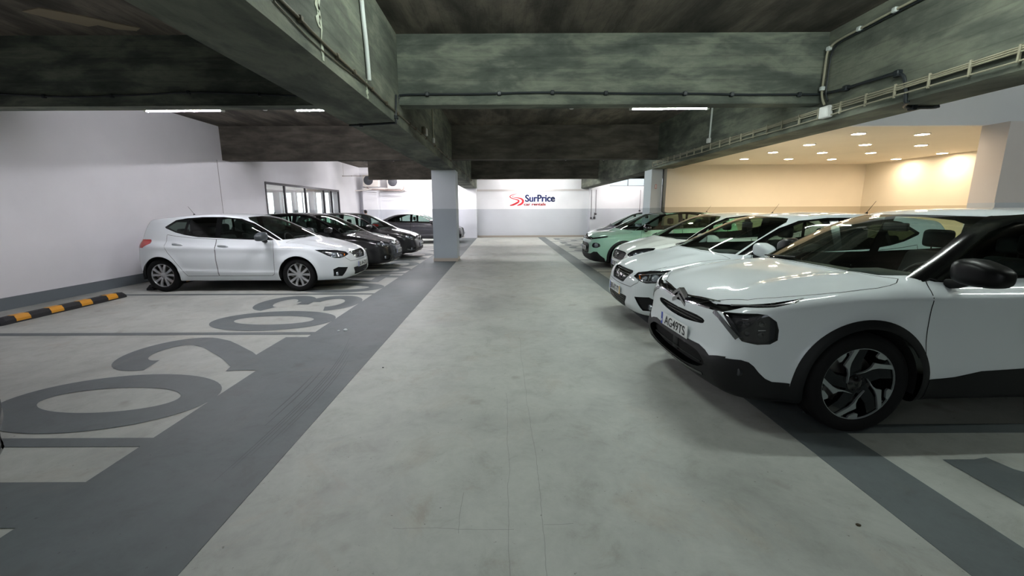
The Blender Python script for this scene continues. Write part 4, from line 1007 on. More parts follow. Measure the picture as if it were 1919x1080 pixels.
def other_car(label, loc, rz, spec, mx, mz, P, proto, st, cell=.032):
    """st: outlines of lamps and openings; the glasshouse comes from the shared outline"""
    c = Car(spec, label, None, P, loc, rz, cell); c.arch(); W = P; ky = spec['wm']/.89; M = lambda pts: [(mx(x), mz(z)) for x, z in pts]; T = lambda pts: [(mx(x), y*ky) for x, y in pts]
    ws = st.get('screen', [(.885,-.05),(.90,.15),(.965,.38),(1.09,.60),(1.225,.73),(1.50,.672),(1.90,.58),(1.985,.48),(1.90,.25),(1.865,-.05)])
    c.cut('windscreen', 'top', T(ws), box=((.6,-1,mz(.88)),(2.6,1,2)), nmin=.2)
    dlo = st.get('dlo', [(1.24,.957),(1.50,1.11),(1.78,1.255),(2.02,1.345),(2.35,1.383),(2.75,1.388),(3.15,1.370),(3.5,1.325),(3.74,1.215),(3.70,1.19),(3.45,1.105),(3.2,1.045),(2.9,1.015),(2.2,.985)])
    c.cut('window_trim', 0, M(dlo), nmin=.15, box=((1,.3,mz(.9)),(4.3,1,2)))
    gm = M_side
    c.cut('front_glass', 0, M(st.get('g1', [(1.47,.985),(1.62,1.135),(1.84,1.255),(2.06,1.33),(2.36,1.362),(2.38,1.005),(2.2,.997)])), ('window_trim',), None)
    c.cut('rear_glass', 0, M(st.get('g2', [(2.47,1.012),(2.47,1.364),(2.75,1.37),(3.12,1.352),(3.18,1.06),(2.9,1.03)])), ('window_trim',), None)
    c.cut('quarter_glass', 0, M(st.get('g3', [(3.22,1.07),(3.20,1.345),(3.46,1.31),(3.66,1.215),(3.45,1.125)])), ('window_trim',), None)
    if st.get('rearwin', True): c.cut('rear_window', 'rear', [(-.05,mz(1.06)),(-.05,mz(1.28)),(.48,mz(1.26)),(.56,mz(1.20)),(.60,mz(1.06))], nmin=.2, box=((3.4,-1,1.0),(5,1,1.45)))
    for (nm, d, poly, bx) in st['cuts']: c.cut(nm, d, poly, nmin=.05, box=bx, rnd=1 if nm not in ('cladding', 'black_pillar', 'roof_panel') else 0)
    c.cut('underside', 0, [(-.2,-.1),(-.2,.215),(5,.215),(5,-.1)], nmin=None)
    c.cut('hood', 'top', T(st.get('hood', [(.05,-.05),(.06,.20),(.10,.42),(.22,.60),(.5,.70),(.9,.757),(1.15,.775),(1.10,.66),(.96,.42),(.885,.15),(.865,-.05)])), nmin=.3, box=((-1,-1,.6),(1.4,1,1.15)), gap=.005)
    c.cut('front_door', 0, M([(1.38,.93),(1.35,.80),(1.37,.34),(1.42,.30),(2.42,.30),(2.44,.6),(2.44,.975),(2.2,.98),(1.39,.955)]), nmin=.1, gap=.006)
    c.cut('rear_door', 0, M([(2.445,.975),(2.45,.6),(2.43,.30),(3.02,.30),(3.10,.42),(3.22,.60),(3.34,.74),(3.40,.86),(3.40,1.06),(3.2,1.03),(2.9,1.0)]), nmin=.1, gap=.006)
    g_m = st.get('grille_m', M_blk)
    parts = [('body','body',W,'join',0,None,None),('hood','hood',W,'join',0,None,None),('windscreen','windscreen',M_wind,'join',.002,None,None),('roof_panel','roof_panel',M_gloss,'join',0,None,'black roof'),
      ('underside','underside',M_blk,'join',0,None,None),('rear_window','rear_window',M_tint,'join',.002,None,None),('front_door','front_door',W,'pair',0,None,None),('rear_door','rear_door',W,'pair',0,None,None),
      ('window_trim','window_trim',M_trimg,'pair',.001,None,None),('black_pillar','windscreen_pillar',M_gloss,'pair',0,None,'black windscreen pillar'),('front_glass','window_glass',gm,'pair',.004,'front_door',None),('rear_glass','window_glass',st.get('rg', M_side),'pair',.004,'rear_door',None),('quarter_glass','quarter_glass',st.get('rg', M_side),'pair',.004,None,None),
      ('headlight','headlight',M_lens,'pair',0,None,None),('slim_light','daylight_lamp',M_lens,'pair',0,None,None),('tail_light','tail_light',M_red,'pair',-.002,None,'red tail lamp'),
      ('grille','grille',g_m,'join',.02,None,None),('lower_intake','lower_intake',M_blk,'join',.03,None,None),('fog_recess','fog_lamp_recess',M_blk,'pair',.02,None,None),('cladding','lower_cladding',M_blk,'join',-.005,None,'matt black cladding')]
    c.finish(parts, liner_skip=('grille', 'lower_intake', 'headlight', 'fog_recess', 'slim_light'))
    for r in ('headlight', 'slim_light'):
        if r in c.obj: c.head_extra(r, .045, M_smoke)
    for (r, d, sph, bars) in st.get('lamps', []): c.head_inner(r, d, sph, bars)
    for (nm, d, pts, w, m, lift) in st.get('strips', []): c.strip(nm, d, pts, w, m, lift=lift)
    for r, z0, dz, n, hw in st.get('slats', []):
        if r not in c.obj: continue
        mb = MB()
        for k in range(n):
            q = [c.hit(90, a, z0+dz*k) for a in np.linspace(.004, hw, 8)]; L = [(p[0].x+.012, p[0].y, p[0].z) for p in q if p]; mb.tube([(a, -b, e) for a, b, e in L[::-1]]+L, .005, 5)
        mb.build('slats', st.get('slat_m', M_gloss), c.obj[r][0])
    b = st.get('badge')
    if b:
        h = c.hit(90, .004, b[1]); x = h[0].x-.008
        if b[0] == 'round': MB().lathe([(0,-.012),(.045,-.012),(.052,-.006),(.052,.03)], 24, (x, 0, b[1]), 'x').build('badge', b[2], c.root); MB().lathe([(0,-.0145),(.034,-.0135),(.036,-.010)], 20, (x, 0, b[1]), 'x').build('badge_face', b[3], c.root)
        if b[0] == 'ring': MB().lathe([(.040,-.004),(.043,-.012),(.050,-.012),(.053,-.004),(.050,.01),(.043,.01),(.040,-.004)], 28, (x, 0, b[1]), 'x').tube([(x-.006,-.045,b[1]+.006),(x-.006,.0,b[1]+.002),(x-.006,.045,b[1]-.006)], .006, 6).build('badge', M_chrome, c.root)
        if b[0] == 'chevron':
            bd = MB()
            for z0 in (b[1]+.02, b[1]-.03): bd.prism([(-.10,z0-.03),(0,z0+.035),(.10,z0-.03),(.10,z0-.008),(0,z0+.062),(-.10,z0-.008)], x-.008, x+.03, 'x')
            bd.build('badge', M_chrome, c.root)
        if b[0] == 'rings':
            bd = MB()
            for q in (-.105, -.035, .035, .105): bd.lathe([(.038,-.003),(.041,-.010),(.046,-.003),(.041,.004),(.038,-.003)], 24, (x, q, b[1]), 'x')
            bd.build('badge', M_chrome, c.root)
    for (a, z, r) in st.get('fog', []):
        for sg in (1, -1):
            h = c.hit(70, a, z); p = h[0]; MB().lathe([(0,-.010),(r*.8,-.010),(r,-.003),(r,.02)], 18, (p.x, p.y*sg, p.z), 'x').build('fog_lamp', M_proj, c.root)
    c.handle(mx(2.20), mz(.845), 'front_door', st.get('handle_m', W)); c.handle(mx(3.06), mz(.875), 'rear_door', st.get('handle_m', W))
    c.mirror(mx(st.get('mir', (1.48, .965))[0]), mz(st.get('mir', (1.48, .965))[1]), st.get('mirror_m', W), 1.0, spec['wm']-.05)
    if st.get('plate'): c.plate(*st['plate'])
    if st.get('antenna'): c.antenna(*st['antenna'])
    c.wiper([[(mx(.92),.0),(mx(1.08),-.50)],[(mx(1.02),.52),(mx(.96),.10)]])
    c.interior(mx(1.08), mz(1.0)); c.wheels(proto)
    return c
FB = ((-1,.2,.4),(1.3,1,1.1)); NB = ((-1,-1,.15),(.6,1,.95))
M_black = paint('black_car_paint', (7, 8, 10), .6); M_char = paint('charcoal_car_paint', (24, 23, 25), .5, .2); M_greycar = paint('grey_car_paint', (84, 84, 90), .42, .5)
M_mint = paint('mint_car_paint', (152, 196, 176), .55); M_silver = paint('silver_car_paint', (150, 148, 165), .3, .5); M_white2 = paint('pearl_white_paint', (222, 226, 222), .55)

def black_hatch(loc, rz):
    sp, mx, mz = warp_spec(4.36, .90, 1.50, (.95, 3.59), .32, .365, .96)
    st = dict(cuts=[('headlight', 50, [(.42,.655),(.50,.735),(.66,.765),(.84,.785),(1.04,.805),(1.00,.755),(.86,.690),(.70,.655),(.54,.635)], FB),
        ('grille', 90, [(-.05,.60),(-.05,.735),(.30,.735),(.46,.715),(.44,.64),(.28,.605)], NB), ('lower_intake', 90, [(-.05,.25),(-.05,.40),(.46,.40),(.50,.36),(.42,.26)], NB),
        ('fog_recess', 70, [(.60,.40),(.78,.43),(.86,.36),(.80,.28),(.64,.28)], ((-1,.3,.15),(.9,1,.6))), ('tail_light', -45, [(2.25,.93),(2.4,.98),(2.66,.98),(2.74,.90),(2.5,.84),(2.3,.84)], ((3.6,.3,.5),(4.6,1,1.2)))],
        lamps=[('headlight', 50, [(.66,.705,.036),(.80,.722,.034)], [([(.46,.67),(.60,.66),(.74,.675)],.009,M_refl),([(.88,.77),(.98,.785)],.012,M_refl),([(.52,.735),(.70,.755)],.006,M_refl)])],
        strips=[('chrome_strip', 90, [(.0,.742),(.30,.742),(.47,.72)], .012, M_chrome, .006), ('chrome_strip', 90, [(.0,.598),(.28,.60),(.44,.636)], .010, M_chrome, .006)],
        slats=[('grille', .625, .026, 5, .40), ('lower_intake', .28, .03, 4, .42)], slat_m=M_chrome, badge=('round', .672, M_chrome, mat('badge_dark', (60, 20, 26), .3)), fog=[(.745,.352,.040)], plate=(.475, 'BL-40-ZX', False), mirror_m=M_black, antenna=(3.3, .20, .14), rg=M_side)
    return other_car('black hatchback in the left row, between the white hatchback and the charcoal one', loc, rz, sp, mx, mz, M_black, plain_wheel, st)
def charcoal_hatch(loc, rz):
    sp, mx, mz = warp_spec(4.06, .88, 1.48, (.90, 3.43), .31, .355, .95)
    st = dict(cuts=[('headlight', 50, [(.40,.66),(.48,.735),(.62,.785),(.80,.82),(.98,.835),(.96,.775),(.84,.70),(.70,.655),(.54,.635)], FB),
        ('grille', 90, [(-.05,.56),(-.05,.72),(.30,.725),(.42,.70),(.38,.62),(.24,.565)], NB), ('lower_intake', 90, [(-.05,.24),(-.05,.37),(.50,.37),(.54,.33),(.44,.25)], NB),
        ('fog_recess', 70, [(.60,.38),(.76,.41),(.86,.36),(.80,.27),(.64,.27)], ((-1,.3,.15),(.9,1,.6))), ('tail_light', -45, [(2.1,.93),(2.24,.98),(2.50,.98),(2.60,.90),(2.4,.84),(2.14,.84)], ((3.4,.3,.5),(4.6,1,1.2)))],
        lamps=[('headlight', 50, [(.60,.71,.038),(.74,.735,.038)], [([(.46,.665),(.60,.655),(.80,.70),(.90,.76)],.010,M_refl)])],
        strips=[('chrome_strip', 90, [(.06,.655),(.20,.66),(.40,.705)], .022, M_chrome, .010), ('chrome_strip', 70, [(.58,.32),(.76,.30),(.84,.33)], .012, M_chrome, .006)],
        slats=[('grille', .585, .03, 4, .34), ('lower_intake', .27, .03, 3, .42)], badge=('ring', .65), fog=[(.735,.335,.036)], plate=(.445, 'AH-16-VF', False), mirror_m=M_black, antenna=(3.2, .16, .12), rg=M_side)
    return other_car('charcoal hatchback in the left row, the far one behind the black hatchback', loc, rz, sp, mx, mz, M_char, plain_wheel, st)
def grey_saloon(loc, rz):
    sp, mx, mz = warp_spec(4.45, .90, 1.41, (.88, 3.55), .33, .375, .93)
    sp['green'] = [(.4,.74),(.80,.93),(1.3,1.14),(1.85,1.33),(2.3,1.395),(2.7,1.41),(3.1,1.375),(3.5,1.27),(3.9,1.10),(4.15,.99),(4.3,.85)]
    sp['deck'] = [(-.1,.62),(0,.69),(.12,.745),(.3,.80),(.6,.865),(.9,.91),(1.2,.94),(1.6,.94),(3.5,.97),(4.1,1.0),(4.35,1.0),(4.5,.95)]
    k = lambda pts: pts
    st = dict(dlo=[(1.27,.955),(1.54,1.10),(1.80,1.25),(2.03,1.335),(2.35,1.383),(2.62,1.385),(2.95,1.34),(3.25,1.24),(3.48,1.12),(3.52,1.05),(3.3,1.01),(2.9,.995),(2.2,.98)],
        g1=[(1.50,.98),(1.64,1.12),(1.85,1.25),(2.06,1.325),(2.36,1.362),(2.38,1.0),(2.2,.995)], g2=[(2.47,1.008),(2.47,1.364),(2.62,1.365),(2.93,1.32),(3.16,1.23),(3.18,1.02)], g3=[(3.22,1.03),(3.22,1.20),(3.42,1.11),(3.44,1.05)], rearwin=False,
        cuts=[('headlight', 50, [(.42,.64),(.50,.70),(.66,.73),(.84,.75),(1.0,.755),(.94,.70),(.80,.65),(.64,.62)], FB), ('grille', 90, [(-.05,.33),(-.05,.70),(.26,.70),(.36,.62),(.30,.40),(.22,.33)], NB),
        ('fog_recess', 70, [(.60,.40),(.80,.44),(.86,.34),(.76,.24),(.62,.25)], ((-1,.3,.15),(.9,1,.6))), ('tail_light', -45, [(2.2,.84),(2.3,.90),(2.60,.90),(2.70,.84),(2.5,.78),(2.24,.78)], ((3.6,.3,.5),(4.7,1,1.2)))],
        lamps=[('headlight', 50, [(.62,.68,.034),(.76,.695,.034)], [([(.48,.66),(.62,.65),(.86,.70)],.010,M_refl)])], slats=[('grille', .37, .04, 8, .28)], badge=('ring', .62), plate=(.43, 'BX-22-TA', False), mirror_m=M_greycar, rg=M_side,
        strips=[('window_chrome', 0, [(mx(a), mz(b)) for a, b in [(1.40,.952),(2.2,.972),(2.9,.987),(3.5,1.03)]], .012, M_chrome, .003)])
    return other_car('grey coupe-roofed saloon at the far left, partly behind the painted column', loc, rz, sp, mx, mz, M_greycar, five_wheel, st, .034)
def mint_crossover(loc, rz):
    sp, mx, mz = warp_spec(4.00, .89, 1.50, (.86, 3.40), .32, .375, 1.0)
    sp['nose'] = [(.1,.20),(.18,.10),(.25,.05),(.35,.01),(.5,0),(.65,.01),(.76,.03),(.85,.08),(.92,.16)]
    sp['deck'] = [(-.1,.80),(0,.84),(.12,.88),(.3,.93),(.6,.97),(.9,1.0),(1.15,1.03),(1.5,1.02),(3.0,1.03),(3.7,1.04),(4.1,1.0)]
    st = dict(cuts=[('slim_light', 50, [(.42,.765),(.52,.775),(.74,.805),(.90,.835),(.90,.865),(.74,.850),(.52,.815),(.42,.80)], FB), ('headlight', 50, [(.52,.60),(.56,.68),(.66,.70),(.76,.67),(.78,.60),(.70,.56),(.58,.56)], FB),
        ('grille', 90, [(-.05,.76),(-.05,.825),(.50,.825),(.53,.79),(.50,.76)], NB), ('lower_intake', 90, [(-.05,.40),(-.05,.67),(.36,.67),(.46,.62),(.46,.44),(.40,.40)], NB),
        ('cladding', 90, [(-.05,-.1),(-.05,.395),(.48,.395),(.70,.42),(.70,-.1)], ((-1,-1,0),(.5,.7,.6))), ('cladding', 50, [(.48,-.1),(.48,.40),(.60,.46),(.70,.46),(.78,.36),(.86,.29),(.9,-.1)], ((-1,.4,0),(.6,1,.6))),
        ('cladding', 0, [(.86+.435*math.cos(a), .32+.435*math.sin(a)) for a in np.linspace(-.1, PI+.1, 36)]+[(.4,.1),(1.32,.1)], ((.2,.5,0),(1.6,1,1))),
        ('cladding', 0, [(3.40+.435*math.cos(a), .32+.435*math.sin(a)) for a in np.linspace(-.1, PI+.1, 36)]+[(2.9,.1),(3.9,.1)], ((2.8,.5,0),(4.2,1,1))), ('cladding', 0, [(1.2,-.1),(1.2,.33),(3.2,.33),(3.2,-.1)], ((1.2,.4,0),(3.3,1,.6))),
        ('black_pillar', 'top', [(mx(1.21),.74),(mx(1.50),.667),(mx(1.90),.575),(mx(1.985),.47),(mx(2.06),.47),(mx(2.06),.66),(mx(1.8),.74),(mx(1.5),.80)], ((1.0,.4,mz(.97)),(2.3,1,1.49))),
        ('roof_panel', 'top', [(mx(1.865),-.05),(mx(1.90),.25),(mx(1.985),.47),(mx(1.99),.80),(3.95,.8),(3.95,-.05)], ((1.7,-1,mz(1.385)),(4.1,1,1.6))),
        ('tail_light', -45, [(2.1,.90),(2.2,.96),(2.45,.96),(2.55,.90),(2.4,.80),(2.14,.82)], ((3.4,.3,.5),(4.6,1,1.2)))],
        lamps=[('headlight', 50, [(.65,.63,.045)], []), ('slim_light', 50, [(.56,.79,.014),(.66,.81,.014),(.76,.83,.014)], [])], slats=[('lower_intake', .43, .035, 7, .38)], badge=('chevron', .80), plate=(.53, 'AD-57-HG', False), mirror_m=M_gloss, rg=M_side,
        strips=[('chrome_arm', 90, [(.10,.79),(.30,.79),(.52,.79)], .012, M_chrome, .012)], antenna=(3.3, .17, .12), handle_m=M_mint, hood=[(.03,-.05),(.04,.20),(.09,.42),(.2,.58),(.45,.68),(.9,.757),(1.15,.775),(1.10,.66),(.96,.42),(.885,.15),(.865,-.05)])
    return other_car('mint green small car with black roof and black cladding in the right row', loc, rz, sp, mx, mz, M_mint, five_wheel, st)
def pearl_hatch(loc, rz, P, label, plate):
    sp, mx, mz = warp_spec(4.00, .89, 1.48, (.84, 3.36), .31, .36, .97)
    st = dict(cuts=[('headlight', 50, [(.42,.665),(.50,.745),(.64,.79),(.80,.815),(.96,.825),(.93,.765),(.80,.70),(.66,.66),(.52,.64)], FB),
        ('grille', 90, [(-.05,.53),(-.05,.71),(.30,.71),(.44,.68),(.40,.58),(.26,.53)], NB), ('lower_intake', 90, [(-.05,.24),(-.05,.40),(.44,.40),(.50,.36),(.40,.25)], NB),
        ('fog_recess', 70, [(.62,.40),(.78,.46),(.86,.36),(.78,.26),(.64,.28)], ((-1,.3,.15),(.9,1,.6))), ('tail_light', -45, [(2.1,.93),(2.24,.98),(2.50,.98),(2.60,.90),(2.4,.84),(2.14,.84)], ((3.4,.3,.5),(4.6,1,1.2)))],
        lamps=[('headlight', 50, [(.62,.715,.036),(.76,.735,.036)], [([(.47,.67),(.60,.66),(.80,.71),(.90,.775)],.012,M_refl)])], slats=[('grille', .56, .03, 5, .36)], badge=('ring', .63), plate=(.45, plate, True), mirror_m=P, mir=(1.62, .90), antenna=(3.15, .19, .13), rg=M_side)
    return other_car(label, loc, rz, sp, mx, mz, P, plain_wheel, st)
# ---------------------------------------------------------------- the parked cars
hatch_wheel = wheel_proto('wheel', .31, .19, 'ten', M_alu); plain_wheel = wheel_proto('wheel', .31, .19, 'seven', M_alu); five_wheel = wheel_proto('wheel', .32, .20, 'five', M_alu)
cross_wheel = wheel_proto('wheel', .357, .225, 'blade', mat('machined_alloy', (168, 176, 176), .35, metal=.6))
crossover('white crossover with black cladding and pillars, nearest car in the right row', (1.48, 3.58, 0), math.radians(2))
hatch('white hatchback parked in the left row beside the wheel stop', (-3.0, 8.94, 0), PI, 'BL-84-ZX', False, mat('dark_grey_mirror', (66, 72, 76), .35))
hatch('white hatchback in the right row, directly behind the white crossover', (1.62, 5.93, 0), 0, 'BR-AT-77', True, M_whitep, style='plain', mxx=1.53, mdx=.11)
pearl_hatch((2.36, 8.75, 0), 0, M_white2, 'pearl white hatchback in the right row, next to the mint green car', 'AT-92-XL')
mint_crossover((2.27, 11.70, 0), 0)
pearl_hatch((2.95, 14.9, 0), 0, M_silver, 'silver hatchback in the right row, mostly hidden behind the mint green car', 'AM-35-LD')
black_hatch((-2.85, 11.6, 0), PI)
charcoal_hatch((-2.72, 14.2, 0), PI)
grey_saloon((-1.90, 21.0, 0), PI)
pearl_hatch((-2.61, 1.435, 0), PI, M_black, 'black car at the left edge, only its front corner in view', 'AP-63-RT')
for w in (hatch_wheel, plain_wheel, five_wheel, cross_wheel):
    for _o in list(w.children)+[w]: bpy.data.objects.remove(_o)
# ---------------------------------------------------------------- windows
def window_strip(name, x, ys, z0, z1, m, w=.06):
    mb = MB().box((x-.06, ys[0]-.02, z1-.06), (x+.03, ys[-1]+.02, z1+.02)).box((x-.06, ys[0], z0), (x+.03, ys[-1], z0+.05))
    for y in ys: mb.box((x-.05, y-w/2, z0), (x+.025, y+w/2, z1))
    o = struct(name, mb, m)
    for a, b in zip(ys, ys[1:]): MB().box((x-.012, a+w/2, z0+.05), (x-.006, b-w/2, z1-.06)).build('pane', glass('clear_pane', (.93, .96, .95)), o)
    return o
window_strip('window_1', XW, [14.53, 15.80, 17.45, 19.25, 20.10, 20.97], .9, 2.49, M_frame)
# office behind the strip window
M_off = wall_mat('office_wall', (236, 234, 230)); M_blind = mat('daylit_blind', (255, 255, 255), .8, emit=((.95, .98, 1.0), 1.1)); M_grey = mat('office_grey', (120, 128, 130), .6)
struct('wall_office', MB().box((-14.3, 13.3, 0), (-14.1, 24.2, 2.75)).box((-14.1, 13.2, 0), (XW-.3, 13.3, 2.75)).box((-14.1, 24.1, 0), (XW-.3, 24.2, 2.75)), M_off)
struct('floor_office', MB().box((-14.1, 13.3, .0), (XW-.3, 24.1, .3)), M_grey)
struct('ceiling_office', MB().box((-14.1, 13.3, 2.7), (XW-.3, 24.1, 2.8)), wall_mat('office_ceiling', (222, 212, 196)))
for k, (a, b) in enumerate(((-13.6, -12.62), (-12.2, -11.62), (-11.42, -11.18), (-11.1, -10.68), (-10.36, -10.10), (-9.98, -9.68), (-9.56, -9.25))):
    o = struct('window_%d' % (k+3), MB().box((a-.03, 24.04, .7), (b+.03, 24.1, 2.55)), M_frame)
    MB().box((a, 24.02, .75), (b, 24.04, 2.52)).build('blind', M_blind, o)
for k, (a, b) in enumerate(((-12.6, -12.25), (-11.6, -11.45), (-10.66, -10.38))): struct('trim_%d' % (10+k), MB().box((a, 23.7, .3), (b, 23.9, 2.62)), M_grey)
struct('trim_14', MB().box((-14.1, 23.7, 2.56), (-8.3, 23.95, 2.64)), M_grey)
# daylight strip window in the back wall
o = struct('window_2', MB().box((6.0, YB, 2.80), (9.0, YB+.06, 2.84)).box((6.0, YB, 3.32), (9.0, YB+.06, 3.36)).box((7.0, YB, 2.80), (7.05, YB+.06, 3.36)).box((7.93, YB, 2.8), (7.98, YB+.06, 3.36)), mat('grey_window_frame', (120, 124, 128), .4))
MB().box((6.0, YB+.02, 2.84), (9.0, YB+.026, 3.32)).build('pane', glass('clear_pane', (.93, .96, .95)), o)

# ---------------------------------------------------------------- writing on the back wall
M_navy = mat('sign_navy', (26, 46, 124), .5); M_sred = mat('sign_red', (205, 28, 44), .5)
YW = YB-.001
sgn = empty('wall_sign', (1.6, YB, 1.7), 0, 'blue and red company sign lettered on the white far wall', 'sign')
def sx(x): return .345+(x-192)*.001905
def szz(y): return 1.705+(608-y)*.001905
def wall_text(nm, body, x0, x1, y0, y1, m, bold, bold2):
    R_ = Matrix(((1, 0, 0, 0), (0, 0, -1, 0), (0, 1, 0, 0), (0, 0, 0, 1)))
    o = text_mesh(nm, body, 1, m, sgn, None, bold, 1, .004, 'LEFT'); vs = [v.co for v in o.data.vertices]
    a, b = min(v.x for v in vs), max(v.x for v in vs); cc, d = min(v.y for v in vs), max(v.y for v in vs)
    for v in o.data.vertices: v.co = Vector((x0+(v.co.x-a)/(b-a)*(x1-x0), YW-.004-v.co.z*.5, y0+(v.co.y-cc)/(d-cc)*(y1-y0)))-sgn.location
    bm = bmesh.new(); bm.from_mesh(o.data); base = list(bm.verts)+list(bm.edges)+list(bm.faces)
    for (ax, az) in bold2:
        r = bmesh.ops.duplicate(bm, geom=base); bmesh.ops.translate(bm, vec=(ax, -.0006*(1+abs(ax)*40), az), verts=[g for g in r['geom'] if isinstance(g, bmesh.types.BMVert)])
    bm.to_mesh(o.data); bm.free()
wall_text('lettering', 'SurPrice', sx(690), sx(1560), szz(468), szz(262), M_navy, .016, [(.013, 0), (-.013, 0), (0, .006)])
wall_text('lettering', 'car rentals', sx(650), sx(1290), szz(578), szz(492), M_sred, .014, [(.006, 0), (-.006, 0)])
def swoosh(pts):
    mb = MB(); P = [Vector((sx(a), 0, szz(b))) for a, b, w in pts]; Wd = [w*.001905 for a, b, w in pts]
    Q = []; 
    for i in range(len(P)-1):
        p0, p1, p2, p3 = P[max(i-1, 0)], P[i], P[i+1], P[min(i+2, len(P)-1)]
        for j in range(6):
            t = j/6; Q.append((.5*((2*p1)+(p2-p0)*t+(2*p0-5*p1+4*p2-p3)*t*t+(3*p1-p0-3*p2+p3)*t**3), Wd[i]+(Wd[i+1]-Wd[i])*t))
    Q.append((P[-1], Wd[-1])); v = []; n = len(Q)
    for i, (p, w) in enumerate(Q):
        d = (Q[min(i+1, n-1)][0]-Q[max(i-1, 0)][0]).normalized(); s = Vector((-d.z, 0, d.x))*w/2
        v += [(p+s)+Vector((0, YW-.003, 0))-sgn.location, (p-s)+Vector((0, YW-.003, 0))-sgn.location]
    mb.add(v, [(2*i, 2*i+1, 2*i+3, 2*i+2) for i in range(n-1)]); return mb.build('road_mark', M_sred, sgn, fix=False)
swoosh([(440,238,8),(340,252,14),(262,285,22),(238,320,26),(290,358,22),(400,392,24),(490,425,40),(490,465,50),(420,510,52),(330,550,50),(235,572,18)])
swoosh([(400,262,5),(330,288,10),(305,312,12),(350,335,14),(470,350,26),(570,378,44),(620,430,62),(610,490,60),(545,540,54),(450,572,16)])

# ---------------------------------------------------------------- conduits, cables, boxes
M_cable = mat('black_cable', (26, 32, 36), .5); M_cond = mat('conduit_beige', (150, 146, 126), .5); M_condw = mat('conduit_white', (190, 196, 192), .5); M_box = mat('junction_box', (208, 208, 204), .5)
def run(name, pts, r, m, label, cat='cable', clips=0, clip_m=None, sub=3):
    P = [Vector(p) for p in pts]; Q = []
    for i in range(len(P)-1):
        p0, p1, p2, p3 = P[max(i-1, 0)], P[i], P[i+1], P[min(i+2, len(P)-1)]
        for j in range(sub):
            t = j/sub; Q.append(.5*((2*p1)+(p2-p0)*t+(2*p0-5*p1+4*p2-p3)*t*t+(3*p1-p0-3*p2+p3)*t**3))
    Q.append(P[-1]); mid = P[len(P)//2]
    if not clips: 
        o = MB().tube(Q, r, 8).build(name, m); tag(o, label, cat); return o
    e = empty(name, P[0], 0, label, cat); MB().tube([q-P[0] for q in Q], r, 8).build('line', m, e)
    L = sum((b-a).length for a, b in zip(Q, Q[1:])); n = max(2, int(L/clips)); acc = 0; k = 0
    for a, b in zip(Q, Q[1:]):
        acc += (b-a).length
        if acc > (k+.5)*L/n and k < n:
            MB().bbox(tuple(b-P[0]-Vector((r*1.9,)*3)), tuple(b-P[0]+Vector((r*1.9,)*3)), r*.5, 1).build('clip', clip_m or m, e); k += 1
    return e
fy = Y1-.018
run('black_cable', [(-1.43,fy,3.0),(-1.41,fy,3.08),(-1.30,fy,3.11),(-.3,fy,3.115),(.44,fy,3.13),(1.2,fy,3.12),(1.9,fy,3.11),(2.8,fy,3.105),(3.37,fy,3.09),(4.36,fy,3.09)], .014, M_cable, 'black cable sagging along the front face of the nearest cross beam', clips=.75)
run('black_cable', [(4.40,6.15,3.09),(4.40,5.86,3.06),(4.40,5.55,3.05),(4.40,5.3,3.04),(4.40,5.08,3.03),(4.40,4.97,2.98),(4.40,4.93,2.90),(4.40,4.90,2.80),(4.40,4.89,2.69),(4.44,4.9,2.685),(4.6,5.10,2.68),(4.92,5.12,2.68),(4.99,5.1,2.69)], .018, M_cable, 'thick black cable curving down the right long beam and under it', clips=.6)
run('black_cable', [(-7.9,fy,3.16),(-6.88,fy,3.14),(-6.0,fy,3.10),(-5.06,fy,3.12),(-4.3,fy,3.15),(-3.59,fy,3.13),(-2.79,fy,3.10),(-2.12,fy,3.12)], .012, M_cable, 'black cable along the front face of the cross beam over the left bays', clips=.9)
run('black_cable', [(-1.405,5.97,3.05),(-1.40,5.93,2.95),(-1.40,5.90,2.80),(-1.40,5.88,2.69),(-1.46,5.92,2.688),(-1.8,6.0,2.685),(-2.08,6.06,2.688)], .013, M_cable, 'black cable dropping round the underside of the left long beam', clips=.4)
run('long_conduit', [(-1.405,-2,2.86),(-1.405,1.5,2.87),(-1.405,3.0,2.87),(-1.405,3.55,2.85),(-1.405,4.73,2.84),(-1.405,5.71,2.83),(-1.405,8.2,2.86),(-1.405,12.0,2.88),(-1.405,20,2.88)], .011, mat('rusty_conduit', (84, 78, 62), .6), 'thin brown conduit running the length of the left long beam', 'conduit', clips=.55, clip_m=mat('rusty_conduit', (84, 78, 62), .6), sub=6)
run('thin_wire', [(-1.412,2.9,2.83),(-1.412,3.4,2.79),(-1.412,4.0,2.80),(-1.412,4.6,2.83)], .005, mat('rusty_conduit', (84, 78, 62), .6), 'thin loose wire drooping below the brown conduit on the left long beam')
run('drop_conduit', [(-1.39,4.62,ZS),(-1.39,4.66,3.5),(-1.39,4.72,3.2),(-1.39,4.75,2.89)], .022, M_condw, 'pale vertical conduit on the left long beam near the camera', 'conduit')
run('drop_conduit', [(-1.395,8.95,ZS),(-1.395,8.97,3.4),(-1.395,9.0,2.98)], .012, M_cond, 'thin vertical conduit on the left long beam behind the nearest cross beam', 'conduit')
run('drop_conduit', [(4.40,9.34,ZS),(4.40,9.35,3.4),(4.40,9.36,3.02)], .018, M_condw, 'grey vertical conduit on the right long beam above the cable tray', 'conduit')
def small_box(x, y, z, sx_, sy_, sz_, label, m=None):
    e = empty('junction_box', (x, y, z), 0, label, 'junction box'); MB().bbox((-sx_, -sy_, -sz_), (sx_, sy_, sz_), .008).build('box', m or M_box, e)
    MB().bbox((-sx_-.006, -sy_*.86, -sz_*.86), (-sx_+.002, sy_*.86, sz_*.86), .003).build('lid', m or M_box, e); return e
small_box(4.375, 6.03, 2.825, .035, .085, .075, 'white junction box on the right long beam under the corner conduit')
